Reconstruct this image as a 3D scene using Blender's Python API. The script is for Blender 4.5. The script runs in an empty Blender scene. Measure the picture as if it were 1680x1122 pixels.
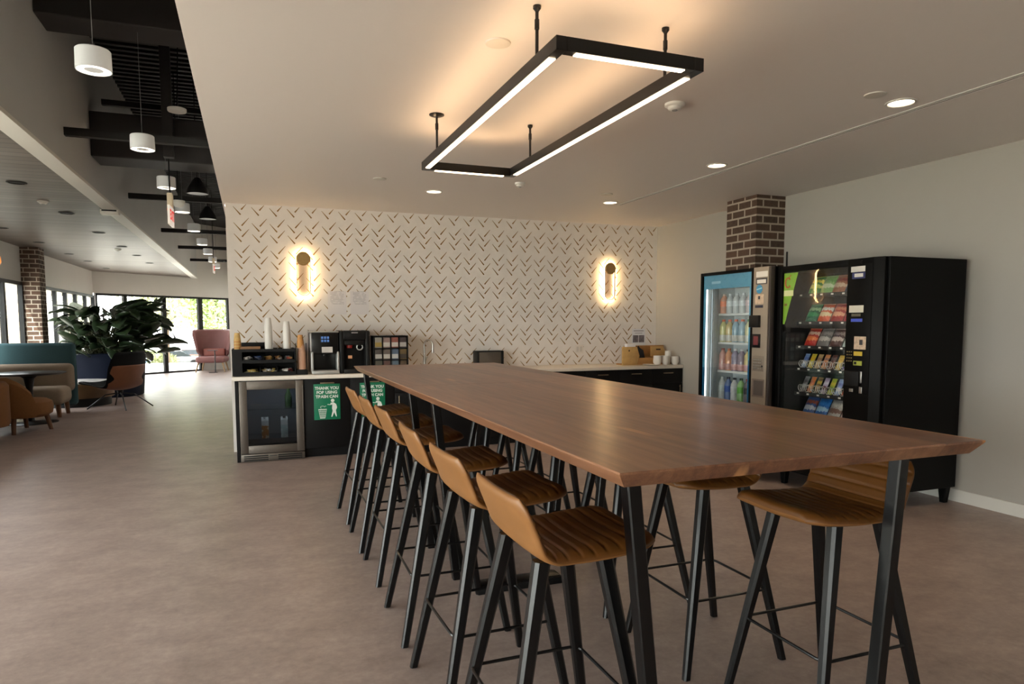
import bpy, bmesh, math, random
from mathutils import Vector, Matrix
random.seed(7)
SC = bpy.context.scene
COL = SC.collection
PI = math.pi
R = math.radians

# ---------------------------------------------------------------- materials
def lin(c):
    o = []
    for v in c[:3]:
        v = v / 255.0
        o.append(v / 12.92 if v <= 0.04045 else ((v + 0.055) / 1.055) ** 2.4)
    return (o[0], o[1], o[2], 1.0)

MATS = {}

class NG:
    """small helper around a node tree"""
    def __init__(s, m):
        m.use_nodes = True
        s.nt = m.node_tree
        s.nt.nodes.clear()
        s.out = s.nt.nodes.new('ShaderNodeOutputMaterial')
    def n(s, typ, **kw):
        nd = s.nt.nodes.new('ShaderNode' + typ)
        for k, v in kw.items():
            if k.startswith('i_'):
                key = k[2:]
                key = int(key) if key.isdigit() else key.replace('_', ' ')
                nd.inputs[key].default_value = v
            else:
                setattr(nd, k, v)
        return nd
    def l(s, a, b):
        s.nt.links.new(a, b)
    def math(s, op, a, b=None, c=None):
        nd = s.n('Math', operation=op)
        for i, v in enumerate((a, b, c)):
            if v is None:
                continue
            if isinstance(v, (int, float)):
                nd.inputs[i].default_value = v
            else:
                s.l(v, nd.inputs[i])
        return nd.outputs[0]
    def ramp(s, fac, stops, interp='LINEAR'):
        nd = s.n('ValToRGB')
        cr = nd.color_ramp
        cr.interpolation = interp
        while len(cr.elements) > 1:
            cr.elements.remove(cr.elements[-1])
        cr.elements[0].position = stops[0][0]
        cr.elements[0].color = stops[0][1]
        for p, c in stops[1:]:
            e = cr.elements.new(p)
            e.color = c
        s.l(fac, nd.inputs[0])
        return nd.outputs[0]
    def mix(s, fac, a, b, blend='MIX'):
        nd = s.n('MixRGB', blend_type=blend)
        for i, v in enumerate((fac, a, b)):
            if isinstance(v, (int, float)):
                nd.inputs[i].default_value = v
            elif isinstance(v, tuple):
                nd.inputs[i].default_value = v
            else:
                s.l(v, nd.inputs[i])
        return nd.outputs[0]
    def coord(s, which='Object', scale=None, rot=None):
        tc = s.n('TexCoord')
        o = tc.outputs[which]
        if scale or rot:
            mp = s.n('Mapping')
            if scale:
                mp.inputs['Scale'].default_value = scale
            if rot:
                mp.inputs['Rotation'].default_value = rot
            s.l(o, mp.inputs[0])
            o = mp.outputs[0]
        return o
    def noise(s, vec, scale, detail=4, rough=0.55):
        nd = s.n('TexNoise')
        nd.inputs['Scale'].default_value = scale
        nd.inputs['Detail'].default_value = detail
        nd.inputs['Roughness'].default_value = rough
        s.l(vec, nd.inputs['Vector'])
        return nd.outputs['Fac']
    def bsdf(s, color, rough=0.5, metal=0.0, spec=0.5, coat=0.0, bump=None, bumpd=0.002, **kw):
        b = s.n('BsdfPrincipled')
        for key, v in (('Base Color', color), ('Roughness', rough), ('Metallic', metal), ('Specular IOR Level', spec), ('Coat Weight', coat)):
            if isinstance(v, (int, float)):
                b.inputs[key].default_value = v
            elif isinstance(v, tuple):
                b.inputs[key].default_value = v
            else:
                s.l(v, b.inputs[key])
        if bump is not None:
            bp = s.n('Bump')
            bp.inputs['Distance'].default_value = bumpd
            bp.inputs['Strength'].default_value = 0.6
            s.l(bump, bp.inputs['Height'])
            s.l(bp.outputs[0], b.inputs['Normal'])
        s.l(b.outputs[0], s.out.inputs[0])
        return b

def newmat(name):
    m = bpy.data.materials.new(name)
    MATS[name] = m
    return m, NG(m)

def pm(name, rgb, rough=0.5, metal=0.0, spec=0.5, coat=0.0, var=None, em=0.0, emc=None, bump=None):
    """plain principled material with an optional noise variation (scale, amount)"""
    if name in MATS:
        return MATS[name]
    m, g = newmat(name)
    c = lin(rgb)
    col = c
    bh = None
    if var or bump:
        vec = g.coord('Object')
    if var:
        f = g.noise(vec, var[0], 5)
        a = var[1]
        col = g.ramp(f, [(0.3, tuple(min(1, x * (1 - a)) for x in c[:3]) + (1,)), (0.7, tuple(min(1, x * (1 + a)) for x in c[:3]) + (1,))])
    if bump:
        bh = g.noise(vec, bump[0], 4)
    b = g.bsdf(col, rough, metal, spec, coat, bump=bh, bumpd=(bump[1] if bump else 0.002))
    if em:
        b.inputs['Emission Color'].default_value = lin(emc or rgb)
        b.inputs['Emission Strength'].default_value = em
    return m

def emit(name, rgb, s):
    if name in MATS:
        return MATS[name]
    m, g = newmat(name)
    e = g.n('Emission')
    e.inputs[0].default_value = lin(rgb)
    e.inputs[1].default_value = s
    g.l(e.outputs[0], g.out.inputs[0])
    return m

def glassmat(name, tint=(255, 255, 255), refl=1.0):
    m, g = newmat(name)
    t = g.n('BsdfTransparent')
    t.inputs[0].default_value = lin(tint)
    gl = g.n('BsdfGlossy')
    gl.inputs['Roughness'].default_value = 0.02
    fr = g.n('Fresnel')
    geo = g.n('NewGeometry')
    # the Fresnel node inverts the index on back faces: feed it the inverse there so both faces reflect alike
    g.l(g.math('ADD', 1.45, g.math('MULTIPLY', geo.outputs['Backfacing'], 1 / 1.45 - 1.45)), fr.inputs[0])
    mx = g.n('MixShader')
    f = g.math('MULTIPLY', fr.outputs[0], refl)
    g.l(f, mx.inputs[0])
    g.l(t.outputs[0], mx.inputs[1])
    g.l(gl.outputs[0], mx.inputs[2])
    g.l(mx.outputs[0], g.out.inputs[0])
    return m

# ---------------------------------------------------------------- mesh builder
class MB:
    def __init__(s):
        s.bm = bmesh.new()
        s.mats = []
    def _mi(s, mat):
        if mat is None:
            return 0
        if mat not in s.mats:
            s.mats.append(mat)
        return s.mats.index(mat)
    def merge(s, tb, mat=None, M=None, keep=False):
        if M is not None:
            bmesh.ops.transform(tb, matrix=M, verts=tb.verts)
        if not keep:
            i = s._mi(mat)
            for f in tb.faces:
                f.material_index = i
        me = bpy.data.meshes.new('tmp')
        tb.to_mesh(me)
        tb.free()
        s.bm.from_mesh(me)
        bpy.data.meshes.remove(me)
        return s
    def box(s, x0, x1, y0, y1, z0, z1, mat=None, bev=0.0, seg=2, M=None):
        tb = bmesh.new()
        vs = [tb.verts.new(p) for p in ((x0, y0, z0), (x1, y0, z0), (x1, y1, z0), (x0, y1, z0), (x0, y0, z1), (x1, y0, z1), (x1, y1, z1), (x0, y1, z1))]
        for f in ((3, 2, 1, 0), (4, 5, 6, 7), (0, 1, 5, 4), (1, 2, 6, 5), (2, 3, 7, 6), (3, 0, 4, 7)):
            tb.faces.new([vs[i] for i in f])
        if bev > 0:
            bmesh.ops.bevel(tb, geom=list(tb.edges), offset=bev, segments=seg, profile=0.5, affect='EDGES')
        return s.merge(tb, mat, M)
    def cbox(s, c, sz, mat=None, bev=0.0, seg=2, M=None):
        return s.box(c[0] - sz[0] / 2, c[0] + sz[0] / 2, c[1] - sz[1] / 2, c[1] + sz[1] / 2, c[2] - sz[2] / 2, c[2] + sz[2] / 2, mat, bev, seg, M)
    def rings(s, rings, mat=None, closed=True, cap0=True, cap1=True, M=None):
        tb = bmesh.new()
        rv = [[tb.verts.new(p) for p in r] for r in rings]
        n = len(rings[0])
        for a, b in zip(rv[:-1], rv[1:]):
            for i in range(n if closed else n - 1):
                j = (i + 1) % n
                tb.faces.new((a[i], a[j], b[j], b[i]))
        if cap0:
            tb.faces.new(list(reversed(rv[0])))
        if cap1:
            tb.faces.new(rv[-1])
        bmesh.ops.recalc_face_normals(tb, faces=tb.faces)
        return s.merge(tb, mat, M)
    def lathe(s, prof, c=(0, 0, 0), n=24, mat=None, M=None, cap0=True, cap1=True):
        """prof: list of (radius, z)"""
        rs = []
        for r, z in prof:
            rs.append([(c[0] + r * math.cos(2 * PI * i / n), c[1] + r * math.sin(2 * PI * i / n), c[2] + z) for i in range(n)])
        return s.rings(rs, mat, True, cap0, cap1, M)
    def cyl(s, p0, p1, r0, r1=None, n=16, mat=None):
        r1 = r0 if r1 is None else r1
        return s.tube([p0, p1], [r0, r1], n, mat)
    def tube(s, path, r, n=8, mat=None, closed=False):
        pts = [Vector(p) for p in path]
        rr = r if isinstance(r, (list, tuple)) else [r] * len(pts)
        rs = []
        up = None
        N = len(pts)
        for i, p in enumerate(pts):
            if closed:
                d = pts[(i + 1) % N] - pts[i - 1]
            elif i == 0:
                d = pts[1] - p
            elif i == N - 1:
                d = p - pts[-2]
            else:
                d = (pts[i + 1] - p).normalized() + (p - pts[i - 1]).normalized()
            d.normalize()
            if up is None:
                up = Vector((0, 0, 1)) if abs(d.z) < 0.9 else Vector((1, 0, 0))
            a = d.cross(up)
            if a.length < 1e-5:
                a = d.orthogonal()
            a.normalize()
            b = a.cross(d).normalized()
            up = b
            rs.append([p + (a * math.cos(2 * PI * k / n) + b * math.sin(2 * PI * k / n)) * rr[i] for k in range(n)])
        if closed:
            rs.append(rs[0])
            return s.rings(rs, mat, True, False, False)
        return s.rings(rs, mat)
    def prism(s, poly, axis, a, b, mat=None, bev=0.0, M=None):
        """extrude a 2-D polygon along an axis between a and b; axis x: poly=(y,z), y: (x,z), z: (x,y)"""
        def pt(p, t):
            return {'x': (t, p[0], p[1]), 'y': (p[0], t, p[1]), 'z': (p[0], p[1], t)}[axis]
        tb = bmesh.new()
        A = [tb.verts.new(pt(p, a)) for p in poly]
        B = [tb.verts.new(pt(p, b)) for p in poly]
        n = len(poly)
        for i in range(n):
            j = (i + 1) % n
            tb.faces.new((A[i], A[j], B[j], B[i]))
        tb.faces.new(list(reversed(A)))
        tb.faces.new(B)
        bmesh.ops.recalc_face_normals(tb, faces=tb.faces)
        if bev > 0:
            bmesh.ops.bevel(tb, geom=list(tb.edges), offset=bev, segments=2, profile=0.5, affect='EDGES')
        return s.merge(tb, mat, M)
    def taper(s, p0, p1, a, b, mat=None, ch=0.25):
        """a bar from p0 to p1 with chamfered rectangular ends a=(wx,wy), b=(wx,wy)"""
        rs = []
        for p, (w, d) in ((p0, a), (p1, b)):
            x, y = w / 2, d / 2
            c = min(x, y) * ch
            rs.append([(p[0] + u, p[1] + v, p[2]) for u, v in ((-x + c, -y), (x - c, -y), (x, -y + c), (x, y - c), (x - c, y), (-x + c, y), (-x, y - c), (-x, -y + c))])
        return s.rings(rs, mat)
    def quad(s, pts, mat=None):
        tb = bmesh.new()
        tb.faces.new([tb.verts.new(p) for p in pts])
        return s.merge(tb, mat)
    def sphere(s, c, r, mat=None, n=12, sc=(1, 1, 1)):
        tb = bmesh.new()
        bmesh.ops.create_uvsphere(tb, u_segments=n * 2, v_segments=n, radius=r)
        return s.merge(tb, mat, Matrix.Translation(c) @ Matrix.Diagonal((sc[0], sc[1], sc[2], 1)))
    def torus(s, c, R0, r, n=24, m=8, mat=None, M=None):
        rs = []
        for i in range(n + 1):
            a = 2 * PI * i / n
            rs.append([(c[0] + (R0 + r * math.cos(2 * PI * k / m)) * math.cos(a), c[1] + (R0 + r * math.cos(2 * PI * k / m)) * math.sin(a), c[2] + r * math.sin(2 * PI * k / m)) for k in range(m)])
        return s.rings(rs, mat, True, False, False, M)
    def shell(s, mid, width, half, curve, nt=14, mtop=None, mbot=None, ex=6.0, groove=None):
        """padded shell: mid = (x, z) polyline, width(u), half(u) thickness, curve(u, t) -> (dx, dz)"""
        P = [Vector((p[0], 0, p[1])) for p in mid]
        N = len(P)
        nor = []
        for i in range(N):
            d = (P[min(i + 1, N - 1)] - P[max(i - 1, 0)]).normalized()
            nor.append(Vector((d.z, 0, -d.x)))
        ln = [0.0]
        for i in range(1, N):
            ln.append(ln[-1] + (P[i] - P[i - 1]).length)
        L = ln[-1]
        tb = bmesh.new()
        it, ib = s._mi(mtop), s._mi(mbot if mbot else mtop)
        T, B = [], []
        for i in range(N):
            u = ln[i] / L
            w = width(u)
            rt, rb = [], []
            for k in range(nt + 1):
                t = math.sin((-1 + 2 * k / nt) * PI / 2)
                e = max(0.0, 1 - abs(t) ** ex) ** 0.5
                e *= max(0.0, 1 - abs(2 * u - 1) ** 24) ** 0.5
                h = half(u) * e
                dx, dz = curve(u, t)
                g = groove(ln[i], u, t) * (e if e < 1 else 1) if groove else 0
                c = P[i] + Vector((dx, t * w / 2, dz))
                rt.append(tb.verts.new(c + nor[i] * max(h - g, 0.0)))
                rb.append(tb.verts.new(c - nor[i] * h) if (0 < k < nt and 0 < i < N - 1) else rt[-1])
            T.append(rt)
            B.append(rb)
        for i in range(N - 1):
            for k in range(nt):
                for G, mi, flip in ((T, it, False), (B, ib, True)):
                    q = [G[i][k], G[i][k + 1], G[i + 1][k + 1], G[i + 1][k]]
                    q = list(dict.fromkeys(q))
                    if flip:
                        q.reverse()
                    try:
                        f = tb.faces.new(q)
                        f.material_index = mi
                    except ValueError:
                        pass
        bmesh.ops.recalc_face_normals(tb, faces=tb.faces)
        return s.merge(tb, None, None, keep=True)
    def build(s, name, parent=None, loc=None, rot=None, smooth=True, ang=0.6, mat=None):
        me = bpy.data.meshes.new(name)
        if smooth:
            for f in s.bm.faces:
                f.smooth = True
            for e in s.bm.edges:
                if len(e.link_faces) == 2:
                    if e.calc_face_angle(0) > ang:
                        e.smooth = False
        s.bm.to_mesh(me)
        s.bm.free()
        for m in (s.mats if s.mats else ([mat] if mat else [])):
            me.materials.append(m)
        o = bpy.data.objects.new(name, me)
        COL.objects.link(o)
        if parent:
            o.parent = parent
        if loc:
            o.location = loc
        if rot:
            o.rotation_euler = rot
        return o

# ---------------------------------------------------------------- scene graph helpers
def tag(o, label, cat, group=None, kind=None):
    o['label'] = label
    o['category'] = cat
    if group:
        o['group'] = group
    o['kind'] = kind or 'thing'
    return o

def thing(name, label, cat, loc=(0, 0, 0), rotz=0.0, group=None, kind=None):
    o = bpy.data.objects.new(name, None)
    o.empty_display_size = 0.1
    COL.objects.link(o)
    o.location = loc
    o.rotation_euler = (0, 0, rotz)
    return tag(o, label, cat, group, kind)

def kids(o):
    return [c for c in COL.objects if c.parent == o]

def dup(root, label, loc, rotz=None, group=None):
    def cp(o, par):
        c = o.copy()
        COL.objects.link(c)
        if par:
            c.parent = par
        for ch in list(o.children):
            cp(ch, c)
        return c
    r = cp(root, None)
    r.location = loc
    if rotz is not None:
        r.rotation_euler = (0, 0, rotz)
    r['label'] = label
    if group:
        r['group'] = group
    return r

def text(name, body, size, loc, rot, mat, parent=None, off=0.0, align='CENTER', ext=0.0008, sx=1.0):
    cu = bpy.data.curves.new(name, 'FONT')
    cu.body = body
    cu.size = size
    cu.align_x = align
    cu.align_y = 'CENTER'
    cu.extrude = ext
    cu.offset = off
    cu.space_line = 0.85
    cu.materials.append(mat)
    o = bpy.data.objects.new(name, cu)
    COL.objects.link(o)
    o.location = loc
    o.rotation_euler = rot
    o.scale = (sx, 1, 1)
    bpy.context.view_layer.update()
    me = bpy.data.meshes.new_from_object(o.evaluated_get(bpy.context.evaluated_depsgraph_get()))
    me.name = name
    bpy.data.objects.remove(o)
    bpy.data.curves.remove(cu)
    o = bpy.data.objects.new(name, me)
    COL.objects.link(o)
    o.location = loc
    o.rotation_euler = rot
    o.scale = (sx, 1, 1)
    if parent:
        o.parent = parent
    return o

FRONT = (PI / 2, 0, 0)
def spline(pts, n):
    """Catmull-Rom through 2-D points, n samples"""
    P = [pts[0]] + list(pts) + [pts[-1]]
    out = []
    segs = len(pts) - 1
    for i in range(n):
        t = i / (n - 1) * segs
        k = min(int(t), segs - 1)
        f = t - k
        p0, p1, p2, p3 = P[k], P[k + 1], P[k + 2], P[k + 3]
        out.append(tuple(0.5 * (2 * p1[j] + (p2[j] - p0[j]) * f + (2 * p0[j] - 5 * p1[j] + 4 * p2[j] - p3[j]) * f * f + (3 * p1[j] - p0[j] - 3 * p2[j] + p3[j]) * f ** 3) for j in range(len(p1))))
    return out
ORD = ['first', 'second', 'third', 'fourth', 'fifth', 'sixth', 'seventh', 'eighth']
# ================================================================ materials of the place
WHITE = pm('wall paint off white', (205, 202, 196), 0.6, var=(1.5, 0.02))
CEILW = pm('ceiling paint white', (222, 213, 207), 0.55)
GREYW = pm('right wall grey paint', (170, 165, 157), 0.6)
SOFF = pm('soffit grey panel', (184, 184, 183), 0.45, var=(0.8, 0.05))
BLACKC = pm('black painted deck', (18, 17, 17), 0.7)
BLACKB = pm('black painted beam', (34, 31, 31), 0.6)
TRIMW = pm('white trim', (214, 211, 204), 0.45)
BLK = pm('satin black metal', (7, 7, 8), 0.3, spec=0.42)
BLKM = pm('matt black', (12, 12, 13), 0.55, spec=.3)
BLKCAB = pm('black cabinet laminate', (9, 8, 9), 0.5, spec=.25)
CHROME = pm('brushed steel', (190, 186, 180), 0.3, 1.0)
STEEL = pm('stainless steel', (116, 109, 102), 0.5, 1.0, var=(60, 0.04))
WHITEP = pm('white plastic', (228, 226, 220), 0.4)
PAPER = pm('white paper', (226, 224, 226), 0.7)
QUARTZ = pm('white quartz', (226, 216, 204), 0.35, var=(30, 0.02))
GLASS = glassmat('window glass', (245, 250, 248))
TGLASS = glassmat('tinted window glass', (226, 230, 230))  # tint put in to dim the daylight entering the lounge
VGLASS = glassmat('vending glass', (250, 252, 252), 1.0)
DGLASS = glassmat('smoked cooler glass', (190, 194, 198), 1.0)
WARMLED = emit('warm led diffuser', (255, 226, 190), 8.0)
UPLED = emit('warm led uplight', (255, 212, 162), 14.0)
DOWNLED = emit('downlight lens', (255, 232, 200), 6.0)
PENDLED = emit('pendant led ring', (255, 240, 215), 7.0)

def floor_mat():
    m, g = newmat('grey vinyl floor')
    v = g.coord('Object')
    v2 = g.coord('Object', scale=(1.0, 1.25, 1))
    n1 = g.noise(v2, 3.0, 10, 0.74)
    n2 = g.noise(v, 24, 7, 0.7)
    n3 = g.noise(v, 0.5, 3)
    f = g.math('ADD', g.math('MULTIPLY', n1, 0.6), g.math('MULTIPLY', n2, 0.4))
    c = g.ramp(f, [(0.34, lin((124, 107, 100))), (0.5, lin((152, 134, 125))), (0.66, lin((176, 158, 148)))])
    c = g.mix(g.math('MULTIPLY', n3, 0.25), c, lin((146, 132, 134)))
    r = g.math('ADD', g.math('MULTIPLY', n2, 0.16), 0.30)
    g.bsdf(c, r, spec=0.45)
    return m

def plank_ceiling():
    m, g = newmat('grey wood plank ceiling')
    v = g.coord('Object')
    sep = g.n('SeparateXYZ')
    g.l(v, sep.inputs[0])
    row = g.math('FLOOR', g.math('DIVIDE', sep.outputs[1], 0.16))
    wn = g.n('TexWhiteNoise', noise_dimensions='1D')
    g.l(row, wn.inputs['W'])
    gr = g.noise(g.coord('Object', scale=(1.2, 30, 1)), 2.0, 5)
    f = g.math('ADD', g.math('MULTIPLY', wn.outputs[0], 0.35), g.math('MULTIPLY', gr, 0.65))
    c = g.ramp(f, [(0.2, lin((82, 72, 66))), (0.8, lin((118, 106, 97)))])
    fr = g.math('FRACT', g.math('DIVIDE', sep.outputs[1], 0.16))
    gap = g.math('LESS_THAN', fr, 0.09)
    c = g.mix(gap, c, lin((40, 35, 32)))
    g.bsdf(c, 0.4, spec=0.35)
    return m

def brick_mat():
    m, g = newmat('red brown brick')
    tc = g.coord('Object')
    sep = g.n('SeparateXYZ')
    g.l(tc, sep.inputs[0])
    cmb = g.n('CombineXYZ')
    g.l(g.math('ADD', sep.outputs[0], sep.outputs[1]), cmb.inputs[0])
    g.l(sep.outputs[2], cmb.inputs[1])
    b = g.n('TexBrick')
    b.offset = 0.5
    b.inputs['Scale'].default_value = 1.0
    b.inputs['Brick Width'].default_value = 0.2
    b.inputs['Row Height'].default_value = 0.083
    b.inputs['Mortar Size'].default_value = 0.0095
    b.inputs['Mortar Smooth'].default_value = 0.1
    b.inputs['Bias'].default_value = 0.0
    b.inputs['Color1'].default_value = lin((84, 60, 48))
    b.inputs['Color2'].default_value = lin((58, 44, 38))
    b.inputs['Mortar'].default_value = lin((186, 174, 158))
    g.l(cmb.outputs[0], b.inputs[0])
    n = g.noise(tc, 30, 5)
    c = g.mix(g.math('MULTIPLY', n, 0.45), b.outputs['Color'], lin((122, 104, 90)))
    g.bsdf(c, 0.85, spec=0.2, bump=g.math('SUBTRACT', 1.0, b.outputs['Fac']), bumpd=0.006)
    return m

FLOOR = floor_mat()
PLANKC = plank_ceiling()
BRICK = brick_mat()
TILE = pm('white chevron tile', (232, 224, 217), 0.35, var=(6, 0.035))
GOLD = pm('brass inlay', (152, 116, 62), 0.45, 0.4)

def struct(mb, name, label, cat, smooth=False):
    o = mb.build(name, smooth=smooth)
    return tag(o, label, cat, kind='structure')

XL, XR, YB, YN, ZC = -3.92, 5.33, 8.309, -5.0, 2.783
ZD, ZW, ZH = 4.53, 2.87, 2.23
XS, XE = -1.5, -0.23
FA, FB = Vector((-3.92, 21.3, 0)), Vector((0.6, 25.37, 0))      # far glazed wall, in plan

# ---- floor
struct(MB().prism([(XL - .1, YN - .1), (XR + .1, YN - .1), (XR + .1, YB + .12), (0.6, YB + .12), (0.6, 25.4), (XL - .1, 21.25)], 'z', -0.1, 0, FLOOR), 'floor', 'grey mottled vinyl floor running through bar and lounge', 'floor')
# ---- ceilings
struct(MB().box(XE, XR + .1, YN, YB + .12, ZC, ZC + .08, CEILW), 'ceiling', 'low white ceiling over the long table', 'ceiling')
struct(MB().prism([(XL - .1, YN), (XS - .14, YN), (XS - .14, 23.45), (XL - .1, 21.25)], 'z', ZW, ZW + .08, PLANKC), 'ceiling_lounge', 'grey brown plank ceiling above the lounge', 'ceiling')
mb = MB().box(XS - .1, XE + .1, YN, 25, ZD, ZD + .08, BLACKC)
for i in range(130):
    y = 2.0 + i * 0.15
    mb.box(XS, XE, y, y + 0.06, ZD - 0.045, ZD, BLACKC)
struct(mb, 'ceiling_deck', 'black ribbed deck high above the corridor', 'ceiling')
struct(MB().box(XS - .1, XS, YN, 23.5, ZW + .012, ZD, SOFF), 'wall_soffit', 'grey bulkhead wall between plank ceiling and black deck', 'wall')
struct(MB().box(XS - .145, XS + .01, YN, 23.45, ZW - .02, ZW + .012, TRIMW), 'trim_1', 'white edge strip along the plank ceiling', 'trim')
struct(MB().box(XE - .02, XE, YN, YB + .12, ZC, ZD, CEILW).box(XE - .02, XE, YB + .12, 25, ZC, ZD, CEILW), 'wall_bulkhead', 'white drop face beside the black deck', 'wall')
# ---- walls
struct(MB().box(XR, XR + .12, YN, YB + .12, 0, ZC, GREYW), 'wall_right', 'plain grey wall behind the vending machines', 'wall')
struct(MB().box(XL - .1, XR + .12, YN - .12, YN, 0, ZD, WHITE), 'wall_near', 'plain white wall behind the viewer', 'wall')
struct(MB().box(-0.2, 0.6, YB + .13, 25.4, 0, ZC, WHITE), 'wall_corridor', 'white wall along the corridor past the bar', 'wall')
struct(MB().box(XR - .015, XR, YN, 3.95, 0, 0.1, TRIMW, 0.003).box(XR - .015, XR, 3.95, 7.6, 0, 0.1, TRIMW, 0.003), 'baseboard_right', 'white skirting along the grey wall', 'baseboard')
# tiled back wall: body plus inlaid brass dashes
mb = MB().box(-0.222, XR, YB, YB + .12, 0, ZC, TILE)
bm = mb.bm
gi = mb._mi(GOLD)
def dash(x, z, dirx):
    # thick at the lower end (x, z), thin at the upper end; a sliver standing 1 mm proud of the wall
    L, H = 0.076 * dirx, 0.088
    ux, uz = L, H
    n = math.hypot(ux, uz)
    px, pz = -uz / n, ux / n
    w0, w1 = 0.0078, 0.002
    if z + uz > ZC - .004:
        k = (ZC - .004 - z) / uz
        if k < .2:
            return
        ux, uz = ux * k, uz * k
    q = [(x + px * w0, z + pz * w0), (x - px * w0, z - pz * w0), (x + ux - px * w1, z + uz - pz * w1), (x + ux + px * w1, z + uz + pz * w1)]
    if min(a for a, b in q) < -0.218 or max(a for a, b in q) > XR - .002 or max(b for a, b in q) > ZC - .002:
        return
    f = [bm.verts.new((a, YB - 0.001, b)) for a, b in q]
    k = [bm.verts.new((a, YB + 0.001, b)) for a, b in q]
    fs = [bm.faces.new(f)]
    for i in range(4):
        fs.append(bm.faces.new((f[i], k[i], k[(i + 1) % 4], f[(i + 1) % 4])))
    for t in fs:
        t.material_index = gi
for c in range(-7, 26):
    for r in range(-6, 4):
        X, Z = 0.888 + c * 0.19, 2.365 + r * 0.298
        for dz in (0.0, -0.176):
            dash(X - 0.004, Z + dz, -1)
            dash(X + 0.004, Z + dz + 0.056, 1)
bmesh.ops.recalc_face_normals(bm, faces=bm.faces)
struct(mb, 'wall_back', 'white tiled wall with brass herringbone dashes', 'wall')

# ---- left wall with windows, sills at floor level, heads at 2.23 m
ZH = 2.23
struct(MB().box(XL - .1, XL, YN, 21.25, ZH, ZW, WHITE).box(XL - .1, XL, 6.3, 12.8, 0, ZH, WHITE), 'wall_left', 'white band above the lounge windows, with added unseen stretch dimming the lounge', 'wall')  # the solid stretch is out of view, added to dim the lounge
FR = pm('dark bronze window frame', (13, 14, 14), 0.5, spec=.3)
nwin = [0]
def window(p0, p1, z0, z1, label, mull=0.035, gl=None):
    """one bay between plan points p0, p1: frame and pane"""
    nwin[0] += 1
    d = Vector((p1[0] - p0[0], p1[1] - p0[1], 0))
    L = d.length
    o = thing('window_%d' % nwin[0], label, 'window', (p0[0], p0[1], 0), math.atan2(d.y, d.x), kind='structure')
    f = MB()
    for a, b in ((0, mull), (L - mull, L)):
        f.box(a, b, -.04, .04, z0, z1, FR)
    f.box(mull, L - mull, -.04, .04, z0, z0 + .05, FR)
    f.box(mull, L - mull, -.04, .04, z1 - .06, z1, FR)
    f.build('frame', o, smooth=False)
    MB().box(mull, L - mull, -.004, .004, z0 + .05, z1 - .06, gl or TGLASS).build('pane', o, smooth=False)
    return o
ys = [-4.9, -3.5, -2.1, -.7, .7, 2.1, 3.5, 4.9, 6.3, 7.7, 9.1, 10.4, 11.6, 12.8, 14.05, 15.08]
for i in range(len(ys) - 1):
    if 6.2 < ys[i] < 12.7:
        continue
    window((XL - .02, ys[i]), (XL - .02, ys[i + 1]), 0, ZH, 'tall dark framed lounge window, bay %d before the brick pillar' % (len(ys) - 1 - i), 0.05, GLASS if ys[i] < 6 else TGLASS)
ys2 = [15.47, 16.5, 17.4, 18.3, 19.27, 20.3, 21.28]
for i in range(len(ys2) - 1):
    window((XL - .02, ys2[i]), (XL - .02, ys2[i + 1]), 0, ZH, 'tall dark framed lounge window, bay %d past the brick pillar' % (i + 1), 0.05)
fd = (FB - FA)
def fpt(x):
    t = (x - FA.x) / fd.x
    return FA + fd * t
fx = [-3.9, -3.28, -2.40, -1.47, -0.66, 0.15]
names = ['far corner window beside the lounge', 'far window behind the big plant', 'far window left of the pink chair', 'far window partly behind the pink chair', 'far raised window right of the pink chair']
for i in range(5):
    a, b = fpt(fx[i]), fpt(fx[i + 1])
    if i == 3 or i == 4:
        pass
    window((a.x, a.y), (b.x, b.y), 0.98 if i >= 3 else 0.0, ZH + .06, names[i], 0.075 if i in (2, 3) else 0.05)
ang = math.atan2(fd.y, fd.x)
Mf = Matrix.Translation(FA) @ Matrix.Rotation(ang, 4, 'Z')
Lf = fd.length
ca = math.cos(ang)
struct(MB().box(-.1, Lf, -.05, .07, ZH + .06, ZW + .1, WHITE, M=Mf).box((fx[3] - FA.x) / ca, Lf, -.05, .07, 0, .98, WHITE, M=Mf).box((fx[5] - FA.x) / ca, Lf, -.05, .07, .98, ZH + .06, WHITE, M=Mf).box((XS - .1 - FA.x) / ca, Lf, -.05, .07, ZW + .1, ZD, WHITE, M=Mf), 'wall_far', 'white far wall framing the end windows', 'wall')

# ---- brick pillars
struct(MB().box(4.955, XR - .001, 5.86, 6.335, 0, ZC - .001, BRICK), 'column_right', 'red brown brick pillar behind the drinks machine', 'pillar')
struct(MB().box(XL - .06, -3.63, 15.08, 15.47, 0, ZW - .001, BRICK), 'column_left', 'red brown brick pillar between the lounge windows', 'pillar')
# thin dark conduit on the grey wall beside the pillar
tag(MB().box(XR - .012, XR - .001, 5.80, 5.815, 1.6, 2.2, BLKM).build('conduit'), 'thin dark conduit on the grey wall beside the brick pillar', 'conduit')

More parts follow.
